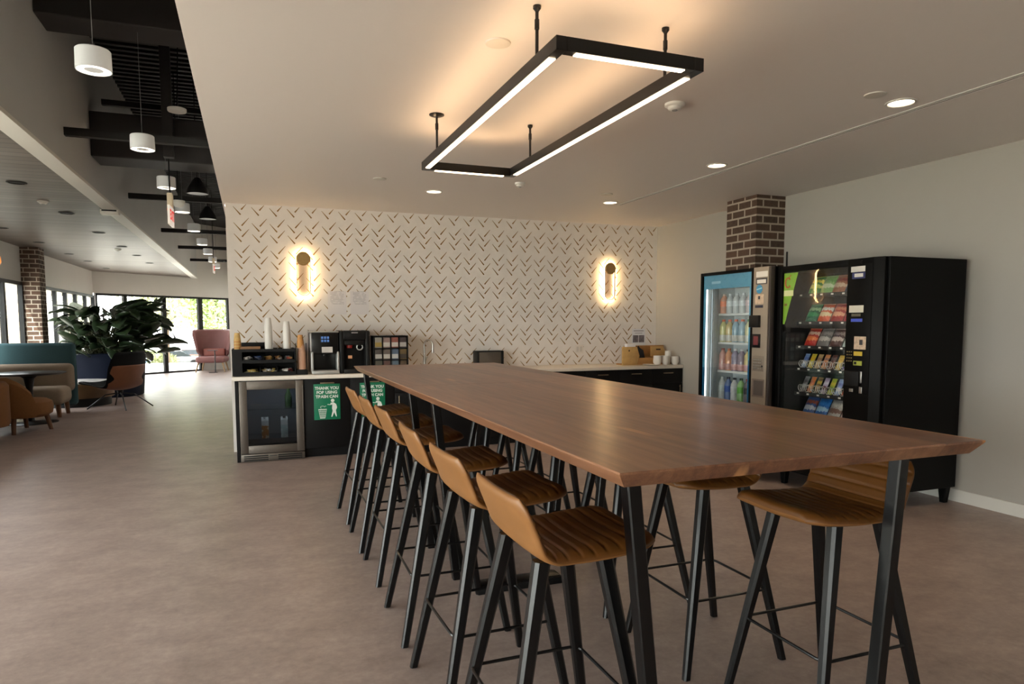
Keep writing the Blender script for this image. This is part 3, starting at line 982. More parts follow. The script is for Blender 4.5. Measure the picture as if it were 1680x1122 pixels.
# ================================================================ things on the counter
CF = 7.72
def kraft(name, c):
    return pm(name, c, .6, var=(40, .12))
CUPW = pm('paper cup white', (224, 220, 214), .5)
CUPK = pm('printed kraft cup', (206, 170, 104), .6, var=(26, .25))
CUPP = pm('pink printed cup', (214, 168, 140), .6, var=(26, .2))
CUPO = pm('orange kraft cup', (196, 140, 78), .6, var=(26, .2))
# condiment organizer: left wall higher, two tiers of open bins
og = thing('condiment_organizer', 'black two tier condiment organizer at the counter end', 'organizer', (-.195, CF, CZ + .001))
W, D = .64, .40
MB().box(0, .012, 0, D, 0, .285, BLKM, .002).build('side_panel', og, smooth=False)
MB().box(W - .012, W, 0, D, 0, .285, BLKM, .002).build('side_panel', og, smooth=False)
MB().box(.012, W - .012, D - .012, D, 0, .285, BLKM).build('back_panel', og, smooth=False)
MB().box(.012, W - .012, .0, D - .012, 0, .012, BLKM).box(.012, W - .012, .0, D - .012, .135, .147, BLKM).box(.012, W - .012, 0, D - .012, .262, .274, BLKM).build('shelf', og, smooth=False)
MB().box(.012, .1, -.004, .008, 0, .285, BLKM, .002).build('front_panel', og, smooth=False)
MB().box(.1, W - .012, -.004, .006, 0, .042, BLKM, .002).box(.1, W - .012, -.004, .006, .135, .172, BLKM, .002).box(.1, W - .012, -.004, .006, .255, .285, BLKM, .002).build('front_lip', og, smooth=False)
dv = MB()
for i in range(1, 5):
    x = .1 + i * (W - .112) / 5
    dv.box(x - .003, x + .003, 0, D - .012, .147, .2, BLKM)
for i in range(1, 3):
    x = .1 + i * (W - .112) / 3
    dv.box(x - .003, x + .003, 0, D - .012, .012, .08, BLKM)
dv.build('divider', og, smooth=False)
def packets(x0, x1, z, cols, label, n=26):
    rnd = random.Random(label)
    mb = MB()
    for i in range(n):
        c = cols[rnd.randrange(len(cols))]
        x, y, zz = rnd.uniform(x0 + .034, x1 - .034), rnd.uniform(.045, .16), z + .016 + rnd.uniform(0, .036)
        M = Matrix.Translation((x, y, zz)) @ Matrix.Rotation(rnd.uniform(-.9, .9), 4, 'Z') @ Matrix.Rotation(rnd.uniform(-.5, .5), 4, 'X') @ Matrix.Rotation(rnd.uniform(-.25, .25), 4, 'Y')
        mb.cbox((0, 0, 0), (.036, .05, .006), c, .002, 1, M)
    o = mb.build('condiment_packets', loc=(-.195, CF, CZ + .001))
    tag(o, label, 'packets', 'condiment packets in the organizer', 'stuff')
pc = {k: pm('packet ' + k, v, .5) for k, v in dict(white=(226, 224, 220), blue=(60, 84, 130), tan=(184, 140, 84), brown=(112, 72, 44), red=(170, 70, 60), yellow=(214, 188, 104), grey=(150, 150, 152)).items()}
w5 = (W - .112) / 5
for i, (cl, nm) in enumerate(((('white', 'grey', 'white'), 'white packets in the first upper bin'), (('blue', 'blue', 'grey'), 'blue packets in the second upper bin'), (('tan', 'tan', 'yellow'), 'tan packets in the third upper bin'), (('brown', 'tan', 'white'), 'brown and white packets in the fourth upper bin'), (('red', 'white', 'tan'), 'red and white packets in the fifth upper bin'))):
    packets(.1 + i * w5, .1 + (i + 1) * w5, .147, [pc[c] for c in cl], nm + ' of the organizer')
w3 = (W - .112) / 3
for i, (cl, nm) in enumerate(((('yellow', 'yellow', 'white'), 'yellow packets in the first lower bin'), (('white', 'yellow', 'white'), 'pale packets in the middle lower bin'), (('white', 'red', 'white'), 'white and red packets in the last lower bin'))):
    packets(.1 + i * w3, .1 + (i + 1) * w3, .012, [pc[c] for c in cl], nm + ' of the organizer', 30)
# cups on top of it, upside down stacks
def cup_stack(x, y, z, n, r, h, step, mat, label, group, up=False, mats=None):
    proto = None
    for i in range(n):
        mm = mats[i % len(mats)] if mats else mat
        if proto is None or mats:
            pr = [(r * .72, h), (r, .004), (r * 1.05, .004), (r * 1.05, 0), (r * .987, 0), (r * .713, h - .003), (0, h - .003), (0, h), (r * .72, h)]
            if up:
                pr = [(q, h - zz) for q, zz in pr]
            o = MB().lathe(pr, n=20, mat=mm, cap0=False, cap1=False).build('paper_cup')
            proto = o
        else:
            o = proto.copy()
            COL.objects.link(o)
        o.location = (x, y, z + i * step)
        tag(o, label, 'cup', group)
zt = CZ + .001 + .2745
cup_stack(.175, 7.83, zt, 20, .040, .095, .013, CUPW, 'white paper cup in the taller white stack on the organizer', 'cups of the taller white stack')
cup_stack(.362, 7.83, zt, 17, .040, .095, .013, CUPW, 'white paper cup in the shorter white stack on the organizer', 'cups of the shorter white stack')
cup_stack(-.137, 7.83, zt, 7, .036, .085, .016, CUPK, 'yellow kraft cup in the stack on the organizer end', 'cups of the yellow kraft stack', mats=[CUPK, CUPO])
ho = thing('cup_holder', 'black cup holder base between organizer and coffee brewer', 'holder', (.508, 7.80, CZ + .001))
MB().box(-.06, .06, -.06, .06, 0, .055, BLKM, .006).build('base', ho)
MB().cyl((.055, .05, .055), (.055, .05, .34), .004, n=8, mat=BLKM).cyl((-.055, .05, .055), (-.055, .05, .34), .004, n=8, mat=BLKM).build('guide_rod', ho)
cup_stack(.508, 7.80, CZ + .057, 11, .044, .11, .016, CUPP, 'pink printed cup in the holder beside the coffee brewer', 'cups of the pink printed stack')
cup_stack(.500, 7.80, CZ + .057 + 11 * .016 + .06, 4, .036, .085, .018, CUPO, 'orange kraft cup on top of the pink printed stack', 'orange cups above the pink stack')
# napkins folded and wire rack behind the cups
wr = thing('lid_rack', 'small wire lid rack on the organizer between the white stacks', 'rack', (.27, 7.95, zt))
for x in (-.05, 0, .05):
    MB().tube([(x, -.03, 0), (x, -.03, .05), (x, -.01, .06), (x, .01, .05), (x, .01, 0)], .0025, 6, CHROME).build('wire', wr)
nb = tag(MB().box(-.1, .1, -.06, .06, 0, .035, pm('napkin brown', (150, 110, 78), .7), .004).build('napkin_pile', loc=(-.01, 7.84, zt)), 'low brown napkin pile on the organizer', 'napkins')
tag(MB().box(-.155, .155, -.012, .012, 0, .075, BLKM, .004).build('organizer_tray', loc=(-.0, 7.99, zt)), 'black upright tray at the back of the organizer', 'tray')

# coffee brewer with touch screen
cm = thing('coffee_brewer', 'black and silver coffee brewer with lit touch screen', 'coffee machine', (.755, 7.78, CZ + .001))
SIL = pm('silver plastic', (186, 186, 184), .35, .6)
MB().box(-.145, .145, .1, .42, 0, .45, BLK, .012).build('body', cm)
MB().box(-.145, .145, -.03, .12, .22, .455, BLK, .014).build('head', cm)
MB().box(-.15, .15, -.035, .42, .455, .468, SIL, .005).build('lid', cm)
MB().box(-.15, -.125, -.04, .1, .02, .245, SIL, .006).build('side_column', cm)
MB().box(.125, .15, -.04, .1, .02, .245, SIL, .006).build('side_column', cm)
MB().box(-.148, .148, -.07, .12, 0, .042, SIL, .012).build('drip_tray', cm)
MB().box(-.155, -.14, -.032, .0, .25, .45, SIL, .004).build('edge_trim', cm)
sc = MB().box(-.05, .06, -.0345, -.03, .345, .425, BLK, .002).build('screen', cm)
ic = MB()
for i in range(3):
    for j in range(2):
        ic.box(-.04 + i * .031, -.017 + i * .031, -.0355, -.0345, .352 + j * .035, .377 + j * .035, emit('screen blue', (120, 160, 225), .45))
ic.build('icon', sc, smooth=False)
MB().box(-.035, .08, -.0325, -.03, .235, .298, pm('machine label', (206, 200, 196), .5)).build('label_plate', cm, smooth=False)
MB().cyl((0, .03, .2), (0, .03, .225), .03, n=16, mat=BLKM).build('spout', cm)
# bean brewer
bm_ = thing('pod_brewer', 'black rounded pod brewer with red lit opening', 'coffee machine', (1.078, 7.77, CZ + .001))
k = MB()
k.box(-.17, -.115, -.02, .4, 0, .475, BLKM, .02).box(.115, .17, -.02, .4, 0, .475, BLKM, .02).box(-.13, .13, .12, .4, .02, .47, BLKM, .01).box(-.13, .13, -.02, .14, .37, .475, BLKM, .02)
k.build('body', bm_)
MB().box(-.13, .13, -.05, .14, 0, .05, BLKM, .012).build('drip_tray', bm_)
MB().box(-.115, .115, .02, .12, .31, .37, BLK, .008).build('brew_head', bm_)
MB().lathe([(0, 0), (.032, 0), (.028, -.03), (0, -.03)], (-.05, .05, .31), 20, pm('brewer red glow', (90, 22, 20), .4, em=.1, emc=(200, 40, 30)), cap0=False, cap1=False).build('pod_holder', bm_)
MB().torus((0, 0, 0), .032, .007, 20, 8, SIL, Matrix.Translation((.06, .03, .29)) @ Matrix.Rotation(PI / 2, 4, 'X')).build('dial', bm_)
MB().box(-.075, -.03, -.001, .002, .165, .198, pm('tag orange', (206, 150, 110), .5)).build('label_tag', bm_, smooth=False)
MB().box(-.035, .035, -.0225, -.02, .445, .458, pm('badge silver', (170, 170, 172), .4, .6)).build('badge', bm_, smooth=False)
# tea drawer rack, twelve boxes
rk = thing('tea_rack', 'black wire rack of tea boxes beside the pod brewer', 'rack', (1.288, 7.79, CZ + .001))
W, H = .40, .415
MB().box(0, .012, 0, .2, 0, H, BLKM, .003).box(W - .012, W, 0, .2, 0, H, BLKM, .003).box(0, W, 0, .2, H - .012, H, BLKM, .003).box(0, W, 0, .2, 0, .012, BLKM, .003).box(0, W, .19, .2, 0, H, BLKM).build('frame', rk)
sh = MB()
for j in (1, 2):
    sh.box(.012, W - .012, 0, .19, j * .134, j * .134 + .008, BLKM)
sh.build('shelf', rk, smooth=False)
sd = MB()
for i in (1, 2, 3):
    x = .012 + i * (W - .024) / 4
    sd.box(x - .004, x + .004, 0, .19, .012, H - .012, BLKM)
sd.build('divider', rk, smooth=False)
tcol = [('cream', (214, 206, 190), (176, 150, 80)), ('pink', (206, 160, 150), (214, 206, 198)), ('red', (196, 92, 74), (220, 214, 206)), ('dark', (70, 60, 60), (196, 190, 186)),
        ('charcoal', (74, 66, 62), (208, 204, 198)), ('brown striped', (112, 92, 80), (212, 206, 198)), ('blue', (92, 124, 164), (206, 206, 206)), ('bronze', (126, 92, 50), (70, 62, 56)),
        ('olive', (92, 88, 70), (150, 144, 130)), ('maroon', (110, 66, 62), (160, 140, 130)), ('sky blue', (104, 134, 160), (170, 176, 180)), ('coffee', (92, 66, 50), (150, 120, 100))]
w4 = (W - .024) / 4
rown = ['top', 'middle', 'bottom']
posn = ['first', 'second', 'third', 'fourth']
for j in range(3):
    for i in range(4):
        nm, c1, c2 = tcol[j * 4 + i]
        t = thing('tea_box', '%s tea box, %s in the %s row of the rack' % (nm, posn[i], rown[j]), 'tea box', (1.288 + .012 + (i + .5) * w4, 7.79, CZ + .001 + (.013, .143, .277)[2 - j]), group='tea boxes in the rack')
        hh = .118
        MB().box(-w4 / 2 + .007, w4 / 2 - .007, .012, .18, 0, hh, pm('tea ' + nm, tuple(int(70 + .5 * (q - 70)) if q > 70 else q for q in c1), .5), .002).build('box', t)
        MB().box(-w4 / 2 + .010, w4 / 2 - .010, .0105, .012, .012, hh * .52, pm('tea label ' + nm, tuple(int(q * .85) for q in c2), .5)).build('front_label', t, smooth=False)
# tap
fa = thing('tap', 'chrome gooseneck pull down tap on the worktop', 'tap', (1.955, 8.12, CZ + .0005))
MB().lathe([(.026, 0), (.026, .006), (.018, .01), (.016, .14), (.013, .15)], n=20, mat=CHROME, cap1=False).build('base', fa)
dirv = Vector((.8, -.6, 0)).normalized()
pth = [(0, 0, .13), (0, 0, .30)]
for i in range(1, 11):
    a = PI * i / 10
    rr = .055
    pth.append((dirv.x * rr * (1 - math.cos(a)), dirv.y * rr * (1 - math.cos(a)), .30 + rr * math.sin(a)))
MB().tube(pth, .0105, 12, CHROME).build('neck', fa)
e = pth[-1]
MB().cyl(e, (e[0], e[1], e[2] - .10), .0135, .016, 14, CHROME).build('spray_head', fa)
MB().cyl((.012, .012, .1), (.05, .05, .15), .007, .005, 10, CHROME).build('lever', fa)
# napkin dispenser
nd = thing('towel_dispenser', 'steel and black towel dispenser standing on the worktop', 'dispenser', (2.805, 8.2, CZ + .001))
MB().box(-.175, .175, -.06, .09, 0, .195, STEEL, .01).build('body', nd)
MB().box(-.18, -.145, -.066, .09, 0, .205, BLKM, .006).box(.145, .18, -.066, .09, 0, .205, BLKM, .006).box(-.18, .18, -.066, .09, .195, .207, BLKM, .004).build('frame', nd)
# wooden caddy
OAK = pm('pale bamboo', (196, 156, 98), .5, var=(14, .1))
OAKD = pm('bamboo back', (176, 128, 74), .5, var=(14, .1))
cd = thing('utensil_caddy', 'pale bamboo caddy with angled sides by the corner', 'caddy', (4.56, 7.86, CZ + .001))
side = [(0, 0), (.30, 0), (.30, .25), (.17, .25), (0, .06)]
sidel = [(0, 0), (.30, 0), (.30, .265), (-.0, .265), (0, .0)]
MB().prism([(-.02, 0), (.2, 0), (.24, .12), (.2, .24), (-.02, .24)], 'y', 0, .02, OAK, .002).build('end_panel', cd)
MB().prism([(.50, .1), (.73, .1), (.73, .17), (.69, .235), (.50, .235)], 'y', .14, .16, OAK, .002).build('end_panel', cd)
MB().box(.12, .74, .20, .22, 0, .25, OAKD, .002).build('back_panel', cd)
MB().box(0, .74, .02, .2, 0, .015, OAKD).box(.2, .74, .02, .138, .08, .092, OAKD).build('shelf', cd)
MB().box(.2, .74, .02, .035, .015, .08, OAKD, .002).build('front_board', cd)
MB().box(.58, .65, .1385, .14, .185, .205, pm('slot dark', (70, 48, 30), .7), .0005).build('handle_slot', cd)
MB().lathe([(0, 0), (.012, 0)], n=16, mat=pm('slot dark', (70, 48, 30)), M=Matrix.Translation((.08, -.0006, .19)) @ Matrix.Rotation(PI / 2, 4, 'X'), cap0=False, cap1=False).build('finger_hole', cd)
pn = tag(MB().box(0, .13, .0, .07, 0, .26, PAPER, .003).build('paper_stack', loc=(4.625, 7.89, CZ + .0165)), 'white paper sheets standing in the bamboo caddy', 'papers')
ut = thing('utensil_box', 'black utensil box leaning inside the bamboo caddy', 'utensil box', (4.83, 7.9, CZ + .0935))
MB().prism([(0, 0), (.075, 0), (.05, .1), (-.03, .15)], 'y', 0, .07, pm('black blue plastic', (22, 24, 32), .4), .003).build('box', ut)
MB().cyl((.02, .03, .1), (-.01, .03, .155), .006, n=8, mat=BLKM).build('utensil', ut)
# bowls
BOWL = pm('white ceramic', (226, 220, 212), .3)
def bowls(x, y, n, r, label, group, tilt=0):
    p = None
    for i in range(n):
        if p is None:
            p = MB().lathe([(r * .62, 0), (r * .62, .004), (r * .95, .03), (r, .05), (r * .97, .05), (r * .9, .03), (r * .58, .008), (0, .008)], n=24, mat=BOWL, cap1=False).build('white_bowl')
            o = p
        else:
            o = p.copy()
            COL.objects.link(o)
        o.location = (x + tilt * i, y, CZ + .0015 + i * .0145)
        tag(o, label, 'bowl', group)
bowls(5.0, 7.75, 6, .055, 'white bowl in the stack in front of the bamboo caddy', 'bowls of the stack in front of the caddy', .001)
bowls(5.125, 7.75, 6, .052, 'white bowl in the second stack from the caddy', 'bowls of the second stack')
bowls(5.20, 7.806, 10, .040, 'white bowl in the tallest stack behind the others', 'bowls of the tallest stack')
bowls(5.27, 7.74, 5, .052, 'white bowl in the stack at the worktop end', 'bowls of the stack at the worktop end')
tag(MB().lathe([(0, 0), (.07, 0), (.115, .012), (.113, .014), (.07, .004), (0, .004)], n=32, mat=BOWL, cap0=False, cap1=False).build('white_plate', loc=(4.9, 7.735, CZ + .001)), 'white plate lying in front of the bamboo caddy', 'plate')
# ================================================================ drinks vending machine (faces -X); local x runs toward the viewer
VBLK = pm('vending black steel', (7, 7, 7), .5, spec=.14)
VGREY = pm('vending taupe panel', (152, 140, 126), .42, .25)
VBLUE = pm('vending blue graphic', (74, 146, 176), .4, em=.08)
VDBLUE = pm('vending dark blue graphic', (16, 92, 130), .4, em=.1)
VIN = pm('vending interior white', (206, 212, 212), .5)
VTUBE = emit('vending light tube', (238, 246, 250), 5.0)
VX, VY = 4.33, 5.932
v = thing('drinks_vending_machine', 'blue fronted drinks vending machine with lit bottle window', 'vending machine', (VX, VY, 0), -PI / 2)
W, H, D = 1.02, 1.955, .61
MB().box(0, W, .05, D, .1, H, VBLK, .006).box(.08, .79, .42, .43, .5, 1.8, VIN).build('cabinet', v) if False else None
b = MB()
b.box(0, .05, .05, D, .1, H, VBLK).box(.80, W, .05, D, .1, H, VBLK).box(.05, .80, .40, D, .1, H, VBLK).box(.05, .80, .05, .40, .1, .45, VBLK).box(.05, .80, .05, .40, 1.82, H, VBLK)
b.build('cabinet', v, smooth=False)
MB().box(.05, .80, .39, .399, .45, 1.82, VIN).box(.051, .056, .05, .39, .45, 1.82, VIN).box(.794, .799, .05, .39, .45, 1.82, VIN).box(.056, .794, .05, .39, 1.812, 1.819, VIN).box(.056, .794, .05, .39, .45, .457, VIN).build('liner', v, smooth=False)
dr = MB()
dr.box(0, .035, 0, .05, .12, H, VBLK, .003).box(.765, .80, 0, .05, .12, H, VBLK, .003).box(.035, .765, 0, .05, 1.925, H, VBLK, .003).box(.035, .765, 0, .05, .12, .5, VBLK, .003)
door = dr.build('door', v)
MB().box(.035, .765, .012, .018, .5, 1.925, VGLASS).build('pane', door, smooth=False)
gp = MB()
gp.box(.036, .764, .0185, .021, 1.79, 1.924, VBLUE).box(.036, .075, .0185, .021, 1.0, 1.79, VBLUE).box(.036, .075, .0185, .021, .5, 1.0, VDBLUE).box(.725, .764, .0185, .021, 1.1, 1.79, VBLUE).box(.725, .764, .0185, .021, .5, 1.1, VDBLUE)
gp.build('blue_graphic', door, smooth=False)
MB().box(.16, .30, .0178, .0184, 1.84, 1.865, pm('pale print', (150, 196, 214), .5)).build('print_mark', door, smooth=False)
pa = MB().box(.80, .995, -.004, .05, .12, H, VGREY, .005).box(.995, W, .0, .05, .12, H, pm('vending shaded edge', (58, 50, 46), .4), .004).build('control_panel', v)  # shading of the rounded edge put into a darker strip
MB().cyl((.064, .036, .5), (.064, .036, 1.79), .007, n=10, mat=VTUBE).cyl((.78, .09, .5), (.78, .09, 1.79), .009, n=10, mat=VTUBE).build('light_tube', v)
MB().box(.075, .135, .07, .13, .46, 1.80, pm('elevator rail grey', (150, 156, 156), .35, .5), .004).box(.09, .094, .066, .07, .46, 1.8, pm('rail shade', (84, 88, 90), .4)).box(.118, .122, .066, .07, .46, 1.8, pm('rail shade', (84, 88, 90))).build('elevator_rail', v)
def rot_disc(mb, x, z, r, y, mat, n=28):
    mb.lathe([(0, 0), (r, 0), (r, .0015), (0, .0015)], n=n, mat=mat, M=Matrix.Translation((x, y, z)) @ Matrix.Rotation(PI / 2, 4, 'X'), cap0=False, cap1=False)
    return mb
py = -.004
wl = pm('sticker white', (214, 208, 200), .5)
dkl = pm('sticker dark', (52, 50, 54), .5)
MB().box(.835, .985, py - .001, py, 1.865, 1.915, wl).build('price_sticker', pa, smooth=False)
MB().box(.838, .98, py - .001, py, 1.80, 1.855, dkl).box(.85, .965, py - .0016, py - .001, 1.808, 1.842, wl).build('notice_sticker', pa, smooth=False)
lg = rot_disc(MB(), .882, 1.757, .040, py, pm('logo blue', (58, 136, 178), .4))
lg.prism([(.846, 1.747), (.918, 1.761), (.916, 1.771), (.848, 1.758)], 'y', py - .0025, py - .0015, pm('logo wave', (150, 196, 210), .4))
lg.build('round_logo', pa, smooth=False)
MB().box(.83, .94, py - .001, py, 1.622, 1.71, pm('photo sticker', (200, 176, 152), .5, var=(36, .25))).box(.87, .895, py - .0016, py - .001, 1.665, 1.695, dkl).build('photo_sticker', pa, smooth=False)
MB().box(.832, .935, py - .001, py, 1.588, 1.612, pm('label navy', (40, 44, 62), .4)).build('name_label', pa, smooth=False)
MB().box(.785, .91, -.035, py, 1.41, 1.52, BLK, .004).build('card_reader', pa)
MB().box(.81, .915, -.012, py, 1.225, 1.35, BLK, .003).box(.83, .89, -.013, -.012, 1.25, 1.33, pm('reader red', (110, 48, 52), .4, em=.12)).build('touch_display', pa)
kp = MB().box(.815, .965, -.006, py, 1.01, 1.15, pm('keypad taupe', (140, 128, 116), .4, .3), .002).build('keypad', pa)
kb = MB()
for i in range(5):
    for j in range(4):
        kb.box(.83 + i * .022, .845 + i * .022, -.008, -.006, 1.03 + j * .026, 1.046 + j * .026, CHROME)
kb.box(.935, .955, -.008, -.006, 1.05, 1.066, BLKM)
kb.build('button', kp, smooth=False)
MB().box(.82, .98, -.006, py, .775, .94, pm('coin frame', (126, 114, 106), .4, .3), .003).box(.84, .965, -.0066, -.006, .79, .925, pm('coin recess', (84, 76, 72), .5)).build('coin_return', pa)
# shelves and bottles
VSH = [1.547, 1.26, .974, .674]
for z in VSH:
    MB().box(.095, .79, .14, .38, z - .022, z, pm('shelf white', (214, 218, 218), .4), .002).build('shelf', v)
bcol = [
    [('orange label', (214, 108, 60), (196, 176, 160)), ('clear', (196, 202, 204), (206, 212, 214)), ('clear', (190, 198, 200), (198, 206, 210)), ('clear', (196, 202, 204), (206, 212, 214)), ('pale pink', (206, 186, 186), (206, 200, 202))],
    [('yellow green', (190, 186, 84), (214, 96, 56)), ('amber', (196, 160, 70), (214, 96, 56)), ('blue', (92, 148, 178), (214, 96, 56)), ('light blue', (112, 160, 186), (214, 96, 56)), ('pale yellow', (206, 200, 130), (60, 140, 90))],
    [('red', (176, 92, 80), (150, 70, 60)), ('bright orange', (226, 122, 60), (190, 90, 50)), ('purple', (96, 84, 120), (214, 214, 214)), ('plum', (82, 64, 92), (214, 214, 214)), ('golden', (196, 160, 60), (80, 60, 40))],
    [('clear water', (170, 182, 184), (190, 200, 200)), ('deep blue', (34, 74, 150), (24, 30, 60)), ('silver', (176, 180, 186), (30, 32, 40)), ('green', (82, 150, 52), (30, 60, 30)), ('dark cola', (40, 34, 40), (160, 60, 50))]]
shn = ['top', 'second', 'third', 'bottom']
hts = [.195, .225, .22, .23]
for j in range(4):
    for i in range(5):
        nm, c1, c2 = bcol[j][i]
        o = thing('drink_bottle', '%s bottle, %s on the %s shelf of the drinks machine' % (nm, ['first', 'second', 'third', 'fourth', 'fifth'][i], shn[j]), 'bottle', (VX + .185, VY - (.150 + i * .096), VSH[j] + .001), group='bottles in the drinks machine')
        h = hts[j]
        body = pm('bottle %d %d' % (j, i), tuple(int(a * .55 + 75) for a in c1), .15, var=(20, .12), em=.04)
        r = .040
        MB().lathe([(0, 0), (r * .92, 0), (r, .008), (r, h * .30), (r * .98, h * .33), (r * .98, h * .62), (r, h * .65), (r * .9, h * .74), (r * .38, h * .9), (r * .38, h * .93), (0, h * .93)], n=18, mat=body, cap0=False, cap1=False).build('bottle', o)
        MB().lathe([(r * 1.01, h * (.04 if j in (1, 2) else .36)), (r * 1.01, h * (.31 if j in (1, 2) else .62))], n=18, mat=pm('blabel %d %d' % (j, i), ((186, 186, 180) if j == 1 else ((176, 132, 130) if j == 2 else c1)), .4, var=(25, .2), em=.03), cap0=False, cap1=False).build('label_band', o)
        MB().lathe([(r * .44, h * .91), (r * .44, h), (0, h)], n=14, mat=pm('bcap %d %d' % (j, i), c2, .4), cap0=True, cap1=False).build('cap', o)

# ================================================================ snack vending machine
SX, SY = 4.40, 4.902
s = thing('snack_vending_machine', 'tall black snack vending machine in front of the grey wall', 'vending machine', (SX, SY, 0), -PI / 2)
W, D, H = 1.10, .87, 1.945
b = MB()
b.box(0, .05, .06, D, .13, H, VBLK).box(.77, W, .06, D, .13, H, VBLK, .004).box(.05, .77, .60, D, .13, H, VBLK).box(.05, .77, .06, .60, .13, .42, VBLK).box(.05, .77, .06, .60, 1.90, H, VBLK)
b.build('cabinet', s, smooth=False)
VIND = pm('snack interior dark', (12, 12, 12), .6)
MB().box(.05, .77, .59, .599, .42, 1.90, VIND).box(.0505, .056, .06, .59, .42, 1.9, VIND).box(.7645, .7695, .06, .59, .42, 1.9, VIND).build('liner', s, smooth=False)
for x in (.05, W - .05):
    for y in (.1, D - .06):
        MB().taper((x, y, .13), (x, y, .0), (.075, .06), (.045, .045), VBLK).build('foot', s)
d = MB()
d.box(0, .055, 0, .06, .16, H, VBLK, .004).box(.055, .765, 0, .06, 1.892, H, VBLK, .004).box(.055, .765, 0, .06, .16, .45, VBLK, .004)
d.prism([(.765, 0), (1.005, 0), (1.08, .03), (1.08, .06), (.765, .06)], 'z', .16, H, VBLK, .003)
door = d.build('door', s)
MB().box(.055, .765, .014, .02, .45, 1.892, VGLASS).build('pane', door, smooth=False)
LIME = pm('lime graphic', (122, 166, 40), .45, em=.12)
gr = MB().prism([(.056, 1.885), (.218, 1.885), (.085, 1.47), (.072, 1.44), (.056, 1.44)], 'y', .0205, .023, LIME).build('lime_graphic', door, smooth=False)
cg = MB()
cg.tube([(.105 + .03 * math.cos(R(a)), .0195, 1.80 + .042 * math.sin(R(a))) for a in range(40, 331, 15)], .007, 8, pm('logo rust', (176, 84, 40), .5))
cg.box(.058, .17, .0195, .0203, 1.685, 1.735, pm('logo cream', (216, 214, 160), .5)).box(.066, .1, .0195, .0203, 1.60, 1.62, pm('logo brown', (120, 90, 40), .5))
cg.tube([(.115, .0195, 1.845), (.135, .0195, 1.865)], .004, 6, pm('logo rust', (176, 84, 40)))
cg.build('round_mark', door)
# control side
P = MB().box(.78, 1.0, -.003, .002, .9, 1.9, VBLK, .001).build('control_panel', s)
def st(x0, x1, z0, z1, mat, nm, y=-.003, t=.001):
    return MB().box(x0, x1, y - t, y, z0, z1, mat).build(nm, P, smooth=False)
st(.80, .932, 1.842, 1.885, wl, 'price_sticker')
st(.812, .935, 1.79, 1.838, pm('sticker navy', (52, 56, 104), .5), 'notice_sticker')
st(.835, .915, 1.803, 1.83, wl, 'notice_print', -.0042)
st(.795, .93, 1.53, 1.585, pm('sticker cream', (206, 200, 184), .5), 'paper_sticker')
st(.82, .905, 1.50, 1.522, pm('sticker olive', (90, 86, 70), .5), 'oval_sticker')
st(.817, .923, 1.458, 1.482, pm('sticker blue', (64, 84, 190), .5), 'blue_sticker')
st(.855, .965, 1.245, 1.345, pm('photo sticker', (200, 176, 152)), 'photo_sticker')
st(.905, .935, 1.28, 1.32, dkl, 'photo_mark', -.0042)
st(.855, .935, 1.195, 1.228, pm('sticker yellow', (196, 168, 60), .5), 'yellow_sticker')
st(.855, .935, 1.12, 1.155, pm('sticker lime', (160, 168, 70), .5), 'lime_sticker')
st(.862, .885, 1.128, 1.148, BLKM, 'arrow_mark', -.0042)
kk = MB()
for i in range(3):
    for j in range(4):
        kk.box(.79 + i * .02, .799 + i * .02, -.006, -.003, 1.148 + j * .024, 1.156 + j * .024, pm('key amber', (130, 112, 70), .5))
kk.build('keypad', P, smooth=False)
MB().box(.79, .93, -.03, -.003, .96, 1.075, BLKM, .006).build('card_reader', P)
MB().box(.90, .945, -.012, -.003, .985, 1.075, CHROME, .004).build('bill_slot', P)
MB().box(.825, .862, -.006, -.003, .91, .935, CHROME, .002).box(.92, .948, -.008, -.003, .905, .955, CHROME, .002).build('coin_slot', P)
MB().cyl((.90, -.004, 1.915), (.90, -.012, 1.915), .012, n=14, mat=BLK).build('lock', P)
MB().box(.757, .763, .2, .22, .5, 1.85, emit('snack strip led', (255, 244, 226), 9.0)).build('light_strip', s, smooth=False)
MB().box(.752, .762, .03, .05, .5, 1.85, emit('snack strip led', (255, 244, 226), 9.0)).build('light_strip', s, smooth=False)
SSH = [1.70, 1.46, 1.25, 1.055, .84, .635]
TRAY = pm('tray black', (12, 12, 12), .45)
for z in SSH:
    t = MB().box(.11, .755, .13, .56, z - .012, z, TRAY, .002).box(.11, .755, .124, .132, z - .028, z + .004, TRAY, .002).build('tray', s, smooth=False)
    pm_ = MB()
    for i in range(6):
        pm_.box(.14 + i * .115, .165 + i * .115, .1228, .124, z - .016, z - .003, wl)
    pm_.build('price_tag', t, smooth=False)
COIL = pm('coil pale wire', (196, 194, 190), .35, .7)
for z in (SSH[3], SSH[4]):
    for i in range(8):
        x = .155 + i * .076
        pth = [(x + .031 * math.sin(a), .136 + .022 * a / (2 * PI), z + .036 + .031 * -math.cos(a)) for a in [R(q * 20) for q in range(0, 41)]]
        MB().tube(pth, .0028, 6, COIL).build('coil', s)
def bagmat(nm, c1, c2, c3, sc=9):
    if 'bag ' + nm in MATS:
        return MATS['bag ' + nm]
    m, g = newmat('bag ' + nm)
    vv = g.coord('Generated')
    sep = g.n('SeparateXYZ')
    g.l(vv, sep.inputs[0])
    n = g.noise(vv, sc, 3)
    zz = g.math('ADD', sep.outputs[2], g.math('MULTIPLY', g.math('SUBTRACT', n, .5), .35))
    c = g.ramp(zz, [(0, lin(c1)), (.28, lin(c2)), (.5, lin(c1)), (.62, lin(c3)), (.80, lin(c1))], 'CONSTANT')
    b = g.bsdf(c, .28, spec=.6, bump=g.noise(vv, 7, 2), bumpd=.01)
    return m
